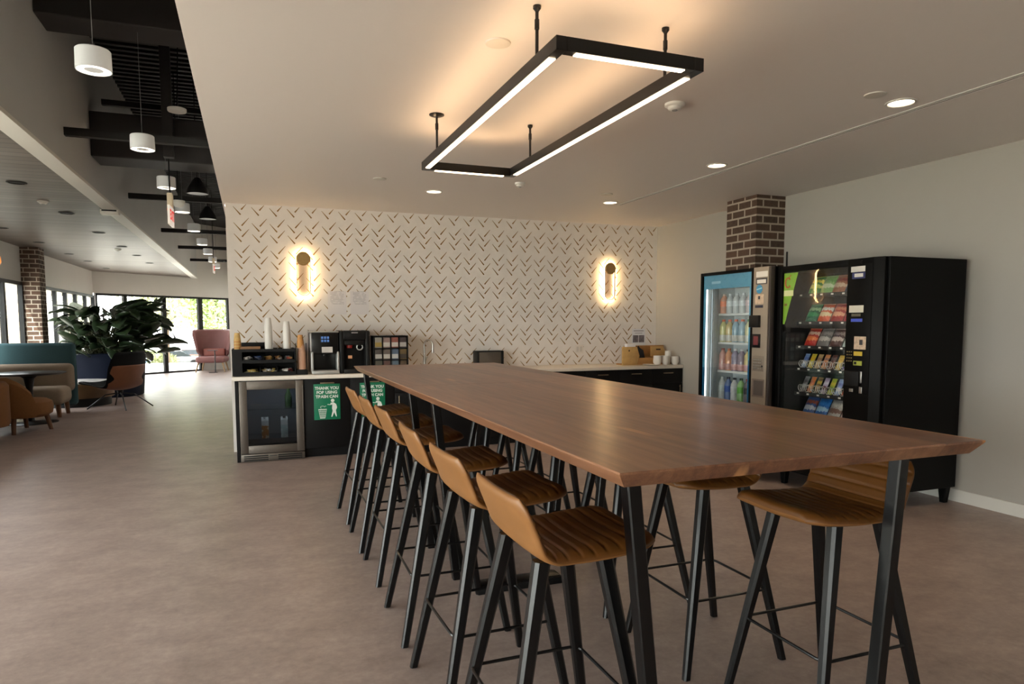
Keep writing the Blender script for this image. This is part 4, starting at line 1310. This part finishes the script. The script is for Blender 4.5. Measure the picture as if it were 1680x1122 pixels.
def bag_mesh(w, h, d, mat):
    mb = MB()
    N = 12
    rs = []
    for i in range(N + 1):
        u = i / N
        k = max(0, 1 - abs(2 * u - 1) ** 3.0) ** .8
        dd = d / 2 * k + .0012
        ww = w / 2 * (1 - .06 * math.sin(u * PI))
        rs.append([(ww * math.cos(a), dd * math.sin(a) * (1 if abs(math.cos(a)) < .98 else .6), u * h) for a in [2 * PI * q / 16 for q in range(16)]])
    # crimped top seal
    mb.rings(rs, mat)
    return mb
def bag(row, x, w, h, d, cols, label, nm, lean=8, kind='snack_bag', yoff=.03):
    o = thing(kind, label, 'snack', (SX + .15 + d / 2 + yoff - .012, SY - x, SSH[row] + .0015), -PI / 2, group='snacks in the vending machine')
    mt = bagmat(nm, *cols)
    m = bag_mesh(w, h, d, mt).build('wrapper', o)
    m.rotation_euler = (-R(lean), 0, 0)
    sl_ = MB().box(-w / 2, w / 2, -.0012, .0012, h - .001, h + .010, mt).build('seal', o, smooth=False)
    sl_.rotation_euler = (-R(lean), 0, 0)
rn = ['top', 'second', 'third', 'fourth', 'fifth', 'bottom']
rowA = [
 (0, 0.225, 'green', ((30, 120, 66), (190, 206, 120), (206, 196, 80))), (0, 0.360, 'pale green', ((128, 168, 100), (206, 214, 180), (90, 140, 70))), (0, 0.490, 'brown and red', ((150, 92, 66), (206, 176, 150), (120, 40, 40))), (0, 0.620, 'navy', ((30, 38, 62), (180, 180, 190), (60, 70, 110))),
 (1, 0.200, 'dark green', ((18, 96, 66), (60, 150, 100), (160, 190, 150))), (1, 0.340, 'orange and white', ((206, 84, 44), (222, 200, 160), (220, 214, 204))), (1, 0.480, 'red', ((150, 34, 36), (206, 150, 120), (196, 120, 90))), (1, 0.620, 'pink red', ((176, 52, 66), (210, 130, 130), (110, 24, 34))),
 (2, 0.200, 'red and cream', ((168, 44, 36), (220, 120, 70), (206, 170, 150))), (2, 0.340, 'grey', ((112, 106, 104), (190, 180, 172), (150, 140, 136))), (2, 0.480, 'dark brown', ((84, 56, 52), (190, 170, 160), (140, 120, 110))), (2, 0.620, 'white and teal', ((186, 198, 194), (120, 150, 140), (220, 224, 220))),
 (5, 0.200, 'blue and white', ((40, 84, 150), (190, 196, 210), (150, 80, 60))), (5, 0.340, 'bright blue', ((30, 100, 180), (150, 190, 220), (40, 120, 200))), (5, 0.480, 'silver', ((168, 164, 160), (120, 90, 80), (200, 196, 190))), (5, 0.620, 'white and red', ((206, 196, 190), (150, 60, 50), (190, 180, 170)))]
cn = {}
for r_, x, nm, cols in rowA:
    i = cn.get(r_, 0)
    cn[r_] = i + 1
    bag(r_, x, .132, .158 if r_ != 5 else .172, .05, cols, '%s chip bag, %s on the %s tray of the snack machine' % (nm, ORD[i], rn[r_]), nm, 27)
rowB = [(3, 'pale blue', ((120, 146, 190), (196, 206, 220), (90, 110, 170))), (3, 'yellow', ((214, 186, 50), (236, 220, 120), (214, 170, 40))), (3, 'tan', ((186, 150, 106), (220, 190, 130), (150, 110, 80))), (3, 'peach', ((214, 140, 84), (196, 110, 70), (150, 110, 100))), (3, 'dark red', ((96, 50, 44), (150, 100, 80), (70, 40, 40))), (3, 'gold', ((206, 170, 66), (220, 196, 120), (190, 150, 50))), (3, 'purple', ((84, 66, 150), (110, 150, 90), (96, 80, 170))),
        (4, 'silver grey', ((126, 122, 124), (180, 180, 184), (90, 86, 90))), (4, 'orange', ((206, 106, 34), (226, 150, 60), (190, 84, 30))), (4, 'brown', ((120, 84, 50), (190, 150, 100), (206, 170, 60))), (4, 'lilac', ((180, 160, 190), (120, 60, 80), (210, 200, 214))), (4, 'lime', ((176, 184, 50), (120, 150, 50), (214, 196, 70))), (4, 'sky', ((140, 160, 206), (206, 206, 220), (110, 120, 180))), (4, 'copper', ((190, 100, 70), (220, 160, 120), (150, 60, 50)))]
cn = {}
for r_, nm, cols in rowB:
    i = cn.get(r_, 0)
    cn[r_] = i + 1
    bag(r_, .155 + i * .076, .052, .125 if r_ == 3 else .14, .022, cols, '%s snack bar, %s on the %s tray of the snack machine' % (nm, ORD[i], rn[r_]), 'bar ' + nm + str(r_), 26, 'snack_bar', .02)
# ================================================================ lounge furniture
TEAL = pm('teal wool', (58, 90, 96), .9, var=(50, .06))
GREIGE = pm('grey beige wool', (146, 130, 112), .9, var=(50, .06))
MUST = pm('mustard brown wool', (126, 84, 46), .9, var=(50, .07))
WOODL = pm('walnut leg', (104, 66, 38), .5)
sf = thing('high_back_sofa', 'grey beige sofa with tall teal back panel by lounge windows', 'sofa', (-3.28, 12.75, 0))
MB().box(-.6, .56, .36, .48, .12, 1.15, TEAL, .06, 4).build('back_panel', sf)
MB().box(-.6, .55, .16, .37, .36, .82, GREIGE, .085, 5).build('back_cushion', sf)
MB().box(-.6, .53, -.40, .2, .20, .47, GREIGE, .09, 5).build('seat_cushion', sf)
for x in (-.5, .42):
    for y in (-.28, .25):
        MB().taper((x, y, .21), (x + (.0 if x < 0 else .02), y, 0), (.075, .075), (.055, .055), WOODL, .5).build('leg', sf)
# round pedestal table
rt = thing('pedestal_table', 'round dark pedestal table in front of the teal sofa', 'table', (-3.08, 11.93, 0))
DKT = pm('dark table top', (58, 56, 58), .3)
MB().lathe([(0, .715), (.42, .715), (.47, .735), (.475, .742), (.47, .745), (0, .745)], n=48, mat=DKT, cap0=False, cap1=False).build('tabletop', rt)
MB().lathe([(.14, .714), (.07, .66), (.042, .5), (.036, .1), (.05, .03)], n=20, mat=BLK, cap0=True).build('column', rt)
MB().lathe([(0, 0), (.34, 0), (.345, .006), (.33, .014), (.06, .03), (0, .03)], n=40, mat=BLK, cap0=False, cap1=False).build('base', rt)
def lounge_chair(loc, rot, label):
    c = thing('lounge_armchair', label, 'armchair', loc, rot, group='mustard wool armchairs')
    # curved back hugging a round seat
    rs = []
    N = 22
    for i in range(N + 1):
        a = R(95 + 170 * i / N)
        e = math.sin(PI * i / N) ** .5 if 0 < i < N else 0.0
        top = .42 + .34 * min(1, e * 1.15)
        ca, sa = math.cos(a), math.sin(a)
        r0, r1 = .31, .42
        pr = [(r0, .22), (r1 - .02, .22), (r1, .26), (r1, top - .05), (r1 - .03, top - .01), (r0 + .05, top), (r0 + .02, top - .02), (r0, top - .07)]
        rs.append([(q * ca, q * sa, z) for q, z in pr])
    MB().rings(rs, MUST).build('backrest', c)
    MB().lathe([(0, .20), (.30, .20), (.36, .24), (.375, .32), (.36, .40), (.30, .435), (0, .445)], (.06, 0, 0), 36, MUST, cap0=False, cap1=False).build('seat', c)
    for sx, sy in ((.26, .2), (.26, -.2), (-.2, .2), (-.2, -.2)):
        MB().taper((sx, sy, .22), (sx * 1.15, sy * 1.15, 0), (.06, .06), (.045, .045), WOODL, .5).build('leg', c)
    return c
a0 = lounge_chair((-3.0, 11.0, 0), R(52), 'mustard wool armchair facing the round table and sofa')
dup(a0, 'mustard wool armchair at the edge of view, before the round table', (-3.2, 9.9, 0), R(205))

# ---- black and veneer shell chair
VEN = pm('walnut veneer', (112, 66, 38), .42, var=(5, .1))
DKL = pm('black leather', (8, 9, 10), .6, spec=.12)
lc = thing('shell_lounge_chair', 'black lounge chair with walnut veneer back beside the planter', 'lounge chair', (-2.17, 13.45, 0), R(148))
mid = spline([(.50, .40), (.40, .43), (.2, .395), (.0, .36), (-.1, .37), (-.17, .44), (-.235, .6), (-.31, .8), (-.37, .985)], 70)
def lw(u):
    e = max(0, 1 - abs(2 * u - 1) ** 7) ** .5
    return (.80 + .07 * math.sin(PI * u)) * (.76 + .24 * e)
MB().shell(mid, lw, lambda u: .026, lambda u, t: ((.10 * max(0, min(1, (u - .45) * 3))) * t * t, .05 * (1 - max(0, min(1, (u - .45) * 3))) * t * t), 18, DKL, DKL, 6).build('upholstered_shell', lc, ang=1.2)
mid2 = [(x - .029, z - .018) for x, z in spline([(.10, .352), (.0, .345), (-.105, .36), (-.185, .44), (-.245, .6), (-.305, .775)], 50)]
MB().shell(mid2, lambda u: lw(.3 + .5 * u) * (.93 if u < .9 else .93 - .5 * (u - .9)), lambda u: .008, lambda u, t: ((.10 * max(0, min(1, (u * .75 + .3 - .45) * 3))) * t * t, .05 * (1 - max(0, min(1, (u * .75 + .3 - .45) * 3))) * t * t), 18, VEN, VEN, 8).build('veneer_shell', lc, ang=1.2)
MB().cyl((-.02, 0, .25), (-.02, 0, .345), .04, .06, 14, BLK).build('hub', lc)
for a in (40, 140, 220, 320):
    ca, sa = math.cos(R(a)), math.sin(R(a))
    MB().tube([(-.02 + .03 * ca, .03 * sa, .27), (-.02 + .22 * ca, .22 * sa, .24), (-.02 + .5 * ca, .5 * sa, .012)], .011, 8, BLK).build('leg', lc)
# ---- drum table
dt = thing('drum_table', 'round oak drum table with white top, on dark plinth', 'table', (-3.0, 14.35, 0))
OAKB = pm('oak drum brown', (104, 74, 42), .5, var=(8, .1))
MB().lathe([(0, .405), (.60, .405), (.61, .41), (.61, .42), (.60, .425), (0, .425)], n=48, mat=pm('white laminate', (206, 202, 200), .35), cap0=False, cap1=False).build('tabletop', dt)
MB().lathe([(0, .15), (.61, .15), (.61, .404), (0, .404)], n=48, mat=OAKB, cap0=False, cap1=False).build('drum', dt)
MB().lathe([(0, 0), (.56, 0), (.56, .149), (0, .149)], n=48, mat=BLKM, cap0=False, cap1=False).build('plinth', dt)
# ---- planter and plant
NAVY = pm('navy planter', (10, 19, 38), .75, spec=.2)
pl = thing('planter', 'large round navy planter in the lounge', 'planter', (-2.78, 16.0, 0))
MB().lathe([(0, 0), (.62, 0), (.66, .02), (.72, .82), (.72, .86), (.69, .88), (.66, .86), (.65, .80), (0, .80)], n=48, mat=NAVY, cap0=False, cap1=False).build('pot', pl)
MB().lathe([(0, .801), (.648, .801), (.648, .815), (0, .825)], n=32, mat=pm('potting soil', (46, 36, 28), .95, var=(60, .3)), cap0=False, cap1=False).build('soil', pl)
rnd = random.Random(12)
pt = thing('potted_plant', 'large dark leafy plant spreading above the navy planter', 'plant', (-2.78, 16.0, .826))
LEAF = pm('dark glossy leaf', (42, 58, 35), .34, var=(5, .35))
lf, stm = MB(), MB()
for i in range(230):
    az = rnd.uniform(0, 2 * PI)
    hh = rnd.uniform(-.06, .92)
    rad = rnd.uniform(.1, 1.0) ** .6 * 1.05 * (1 - .2 * hh)
    b0 = Vector((rnd.uniform(-.3, .3), rnd.uniform(-.3, .3), 0))
    tip = Vector((math.cos(az) * rad, math.sin(az) * rad * .8, hh))
    if tip.x < -.78:
        tip.x = -.78 + rnd.uniform(0, .1)
    stm.tube([b0, b0.lerp(tip, .5) + Vector((0, 0, .12)), tip], [.012, .009, .006], 5, pm('plant stem', (70, 74, 42), .6))
    L = rnd.uniform(.40, .64)
    Wd = L * rnd.uniform(.40, .56)
    dr0 = rnd.uniform(-.1, .9)
    dirh = Vector((math.cos(az + rnd.uniform(-.5, .5)), math.sin(az + rnd.uniform(-.5, .5)), 0))
    sidev = Vector((-dirh.y, dirh.x, 0))
    roll = rnd.uniform(-.6, .6)
    pts = []
    p = tip.copy()
    ang_ = rnd.uniform(-.1, .8)
    K = 7
    for k in range(K + 1):
        u = k / K
        wv = Wd / 2 * (math.sin(PI * min(1, u * .93 + .04)) ** .8) + .002
        upv = Vector((0, 0, 1))
        sd = (sidev * math.cos(roll) + upv * math.sin(roll))
        pts.append((p + sd * wv + Vector((0, 0, .03)), p.copy(), p - sd * wv + Vector((0, 0, .03))))
        a2 = ang_ - dr0 * u * 2
        p = p + (dirh * math.cos(a2) + upv * math.sin(a2)) * (L / K)
    if min(q.x for tr in pts for q in tr) < -1.0 or any(q.x < -.80 and q.y < -.48 for tr in pts for q in tr) or min(q.z for tr in pts for q in tr) < -.35 or any(math.hypot(q.x, q.y) < .77 and q.z < .06 for tr in pts for q in tr):
        continue
    tb = bmesh.new()
    vv = [[tb.verts.new(q) for q in tr] for tr in pts]
    for k in range(K):
        for j in range(2):
            tb.faces.new((vv[k][j], vv[k][j + 1], vv[k + 1][j + 1], vv[k + 1][j]))
    lf.merge(tb, LEAF)
lo = lf.build('leaves', pt, ang=1.5)
mod = lo.modifiers.new('thick', 'SOLIDIFY')
mod.thickness = .003
stm.build('stem', pt)
# ---- pink wing chair
PINK = pm('dusty rose leather', (122, 79, 76), .6, var=(8, .05))
wc = thing('wing_chair', 'dusty rose wing chair before the far windows', 'armchair', (-1.12, 23.0, 0), R(-98))
wc.scale = (1.1, 1.14, 1.0)
rs = []
N = 24
for i in range(N + 1):
    a = R(80 + 200 * i / N)
    t = abs(2 * i / N - 1)
    ca, sa = math.cos(a), math.sin(a)
    bot = .40 + .42 * max(0, t - .35) ** 1.2
    top = 1.30 - .02 * t
    if t > .9:
        top -= .12 * (t - .9) / .1
    flare = .10
    r = .36
    rs.append([((r + flare * .2) * ca * .85 - .02, (r) * sa, bot), ((r + .06) * ca * .85 - .02, (r + .05) * sa, bot), ((r + flare + .08) * ca * .9 - .08, (r + flare + .05) * sa, top - .02), ((r + flare + .05) * ca * .9 - .08, (r + flare + .02) * sa, top), ((r + flare) * ca * .9 - .08, (r + flare - .03) * sa, top - .03)])
MB().rings(rs, PINK).build('wing_back', wc)
MB().box(-.3, .42, -.37, .37, .28, .47, PINK, .075, 4).build('seat', wc)
MB().box(-.28, -.16, -.28, .28, .46, .70, pm('rose lumbar', (146, 86, 76), .6), .05, 4).build('lumbar_cushion', wc)
for sx, sy in ((.34, .3), (.34, -.3), (-.25, .28), (-.25, -.28)):
    MB().taper((sx, sy, .285), (sx * 1.2, sy * 1.2, 0), (.045, .045), (.028, .028), pm('pale leg', (150, 120, 84), .5), .5).build('leg', wc)
lt = thing('laptop_table', 'slim black side table standing before the wing chair', 'side table', (-1.09, 22.35, 0))
MB().box(-.14, .14, -.12, .12, .66, .675, BLK, .004).build('tabletop', lt)
MB().cyl((.06, 0, .012), (.06, 0, .66), .018, n=10, mat=BLK).build('post', lt)
MB().box(-.12, .12, -.1, .1, 0, .012, BLK, .003).build('base', lt)
# ---- amber pendant at the edge of view
ap = thing('amber_pendant', 'amber glass pendant lamp by the lounge windows, at the view edge', 'pendant lamp', (-3.715, 12.85, 2.33))
MB().lathe([(.02, .26), (.07, .24), (.12, .17), (.13, .09), (.10, .03), (.06, 0), (.05, .005)], n=28, mat=pm('amber glass', (214, 140, 60), .3, em=.8, emc=(255, 150, 60)), cap0=True, cap1=False).build('shade', ap)
MB().cyl((0, 0, .26), (0, 0, ZW - 2.33 - .001), .004, n=6, mat=BLKM).build('cord', ap)
# ================================================================ outside
PAVE = pm('pale paving outside', (176, 172, 164), .9, var=(.6, .06))
GRASS = pm('lawn outside', (118, 136, 74), .95, var=(1.2, .2))
gnd = MB().prism([(-40, -30), (-4.1, -30), (-4.1, 21.3), (.7, 25.7), (30, 25.7), (30, 29), (-40, 29)], 'z', -2.3, -.02, PAVE).box(-60, 50, 29, 110, -2.4, -2.2, PAVE)
tag(gnd.build('terrace_ground'), 'pale paved ground outside the windows', 'ground', kind='structure')
tag(MB().box(-59, 49, 72, 109, -2.198, -2.15, GRASS).build('lawn'), 'lawn strip beyond the parked cars outside', 'lawn', kind='structure')
BARK = pm('bark', (98, 82, 66), .9)
def tree(x, y, h, r, n, label, seed, cols, trunk=True, gz=-.02, name='tree', cat='tree', group='trees outside the windows', flat=1.0):
    rnd = random.Random(seed)
    t = thing(name, label, cat, (x, y, gz), group=group)
    if trunk:
        m = MB().tube([(0, 0, 0), (.1, .05, h * .4), (-.05, .1, h * .75)], [.16, .12, .05], 8, BARK)
        for k in range(6):
            a = k * 1.05
            m.tube([(0, .05, h * (.35 + .06 * k)), (r * .5 * math.cos(a), r * .5 * math.sin(a), h * (.5 + .07 * k))], [.05, .02], 6, BARK)
        m.build('trunk', t)
    lm = pm('tree leaf ' + str(cols), cols, .7, var=(.9, .3))
    vs, fs = [], []
    for i in range(n):
        while True:
            p = Vector((rnd.uniform(-1, 1), rnd.uniform(-1, 1), rnd.uniform(-1, 1)))
            if .25 < p.length < 1:
                break
        k = .8 + .35 * math.sin(p.x * 5 + seed) * math.cos(p.z * 4 + p.y * 3)
        c = Vector((p.x * r * k, p.y * r * k, h * (.66 if trunk else .5) + p.z * h * (.36 if trunk else .48) * flat))
        s = rnd.uniform(.05, .13) * (1.4 if trunk else 1)
        u = Vector((rnd.uniform(-1, 1), rnd.uniform(-1, 1), rnd.uniform(-1, 1))).normalized()
        w = u.orthogonal().normalized()
        b = len(vs)
        vs += [c + u * s * 1.3, c + w * s * .7, c - u * s * 1.3, c - w * s * .7]
        fs.append((b, b + 1, b + 2, b + 3))
    me = bpy.data.meshes.new('crown')
    me.from_pydata(vs, [], fs)
    me.materials.append(lm)
    o = bpy.data.objects.new('crown' if trunk else 'foliage', me)
    COL.objects.link(o)
    o.parent = t
tree(-13.5, 52, 9.5, 4.2, 4200, 'yellow green tree outside, seen above the big plant', 1, (172, 182, 130), gz=-2.2)
tree(-6.0, 58, 10.5, 4.0, 5200, 'pale green tree outside, left of the pink chair', 2, (178, 182, 142), gz=-2.2)
tree(-2.2, 50, 9.0, 3.0, 4600, 'bright green tree outside, above the pink chair', 3, (164, 180, 118), gz=-2.2)
tree(2.6, 60, 10.0, 4.0, 3600, 'light green tree outside, half hidden by the tiled wall', 4, (170, 182, 130), gz=-2.2)
tree(-13.5, 27, 7.0, 3.0, 3000, 'green tree outside, beyond the brick pillar', 5, (160, 172, 110))
tree(-11.5, 20, 6.5, 2.6, 3000, 'russet tinted tree outside the lounge windows, beside the pillar', 6, (176, 160, 120))
for i, x in enumerate((-9.6, -6.6, -4.6, -2.4)):
    tree(x, 61 if i % 2 else 72, 1.4, 1.2, 900, '%s low shrub of the row outside behind the cars' % ORD[i], 20 + i, (146, 152, 104), False, -2.2, 'shrub', 'shrub', 'low shrubs outside')
# parked cars
def car(x, y, rz, c, label):
    t = thing('car', label, 'car', (x, y, -2.2), rz, group='parked cars outside')
    pa_ = pm('car paint ' + str(c), c, .25, .2, coat=.5)
    MB().prism([(-2.1, .32), (2.1, .32), (2.16, .55), (2.05, .78), (1.2, .92), (-1.5, .95), (-2.1, .88), (-2.16, .6)], 'y', -.85, .85, pa_, .06).build('body', t)
    MB().rings([[(-1.55, -.80, .93), (1.15, -.80, .91), (1.15, .80, .91), (-1.55, .80, .93)], [(-1.0, -.66, 1.36), (.35, -.66, 1.38), (.35, .66, 1.38), (-1.0, .66, 1.36)]], pm('car window', (52, 58, 64), .1)).build('window_band', t, smooth=False)
    MB().rings([[(-1.03, -.68, 1.355), (.38, -.68, 1.375), (.38, .68, 1.375), (-1.03, .68, 1.355)], [(-.9, -.6, 1.41), (.25, -.6, 1.42), (.25, .6, 1.42), (-.9, .6, 1.41)]], pa_).build('roof_panel', t)
    for wx in (-1.3, 1.3):
        for wy in (-.86, .86):
            MB().lathe([(0, -.1), (.29, -.1), (.32, -.07), (.32, .07), (.29, .1), (0, .1)], n=24, mat=pm('tyre', (26, 26, 28), .8), M=Matrix.Translation((wx, wy * .9, .32)) @ Matrix.Rotation(PI / 2, 4, 'X'), cap0=False, cap1=False).build('wheel', t)
car(-6.0, 65.0, R(6), (130, 132, 136), 'silver car parked outside, left of the pink chair')
car(-10.6, 66.5, R(6), (92, 112, 132), 'pale blue car parked outside behind the big plant')
car(-4.9, 68.5, R(5), (128, 88, 78), 'pinkish car parked in the back row outside')
# added beige block with glowing ball, standing in for a patch in the glass
nb_ = thing('beige_stand_in', 'added beige block seen through the window above the plant', 'building', (-7.2, 26.6, -.02))
MB().box(-3.0, 1.75, 0, 2.5, 0, 3.6, pm('beige render', (176, 164, 144), .85), .02).build('wall', nb_)
MB().box(-3.2, 1.9, -.3, 2.7, 3.6, 3.8, pm('roof grey', (120, 116, 110), .8)).build('roof', nb_)
MB().sphere((.75, -.12, 2.25), .16, emit('outside glow ball', (255, 210, 140), 3.0), 10, (1, .6, .7)).build('glow_ball', nb_)
# ================================================================ light and camera
w = bpy.data.worlds.new('World')
SC.world = w
w.use_nodes = True
bg = w.node_tree.nodes['Background']
bg.inputs[0].default_value = (1.0, 0.96, 0.955, 1)
bg.inputs[1].default_value = 13.0
def lamp(name, typ, loc, rot, energy, color, **kw):
    d = bpy.data.lights.new(name, typ)
    d.energy = energy
    d.color = color
    for k, v in kw.items():
        setattr(d, k, v)
    o = bpy.data.objects.new(name, d)
    COL.objects.link(o)
    o.location = loc
    o.rotation_euler = rot
    return o
sun = lamp('sun', 'SUN', (0, 0, 30), (R(38), 0, R(-28)), 30.0, (1.0, .95, .86), angle=.02)
# portals in the window openings guide the sky light
def portal(loc, rot, sx, sy):
    o = lamp('sky_portal', 'AREA', loc, rot, 1.0, (1, 1, 1), shape='RECTANGLE', size=sx, size_y=sy)
    o.data.cycles.is_portal = True
portal((XL - .09, .7, ZH / 2), (0, -PI / 2, 0), ZH - .1, 11.1)
portal((XL - .09, 13.9, ZH / 2), (0, -PI / 2, 0), ZH - .1, 2.2)
portal((XL - .09, 18.4, ZH / 2), (0, -PI / 2, 0), ZH - .1, 5.8)
mid_ = fpt(-2.4)
portal((mid_.x - .1, mid_.y + .12, ZH / 2), (-PI / 2, 0, math.atan2(fd.y, fd.x)), 4.0, ZH - .1)
# downlights of the white ceiling
for x, y in ((3.733, 3.161), (3.734, 4.924), (3.76, 6.817), (1.776, 6.875)):
    lamp('downlight_beam', 'SPOT', (x, y, ZC - .012), (0, 0, 0), 40, (1, .80, .56), spot_size=R(105), spot_blend=.8, shadow_soft_size=.05)
for y in (4.684, 6.608, 8.35, 10.2, 12.19, 14.2, 16.05, 18.0, 19.9):
    lamp('pendant_beam', 'SPOT', (-.8, y, 2.905), (0, 0, 0), 24, (1, .9, .76), spot_size=R(120), spot_blend=.8, shadow_soft_size=.07)

cd_ = bpy.data.cameras.new('Camera')
cam = bpy.data.objects.new('Camera', cd_)
COL.objects.link(cam)
yw, pt_, rl = R(20.8314), R(-4.8409), R(-0.116)
f = Vector((math.sin(yw) * math.cos(pt_), math.cos(yw) * math.cos(pt_), math.sin(pt_)))
rt_ = Vector((math.cos(yw), -math.sin(yw), 0))
up = rt_.cross(f)
r2 = rt_ * math.cos(rl) + up * math.sin(rl)
u2 = -rt_ * math.sin(rl) + up * math.cos(rl)
M = Matrix(((r2.x, u2.x, -f.x), (r2.y, u2.y, -f.y), (r2.z, u2.z, -f.z))).to_4x4()
M.translation = (0, 0, 1.45)
cam.matrix_world = M
cd_.sensor_width = 36
cd_.lens = 1122.587 / 1680 * 36
cd_.shift_y = (625.83 - 561) / 1680
cd_.clip_start = .05
SC.camera = cam
vs = SC.view_settings
vs.view_transform = 'Standard'
vs.look = 'None'
vs.gamma = 1.0
vs.exposure = 0.2
SC.cycles.use_denoising = True
SC.cycles.max_bounces = 8
SC.cycles.transparent_max_bounces = 16
SC.cycles.sample_clamp_indirect = 6.0
SC.cycles.caustics_reflective = False
SC.cycles.caustics_refractive = False
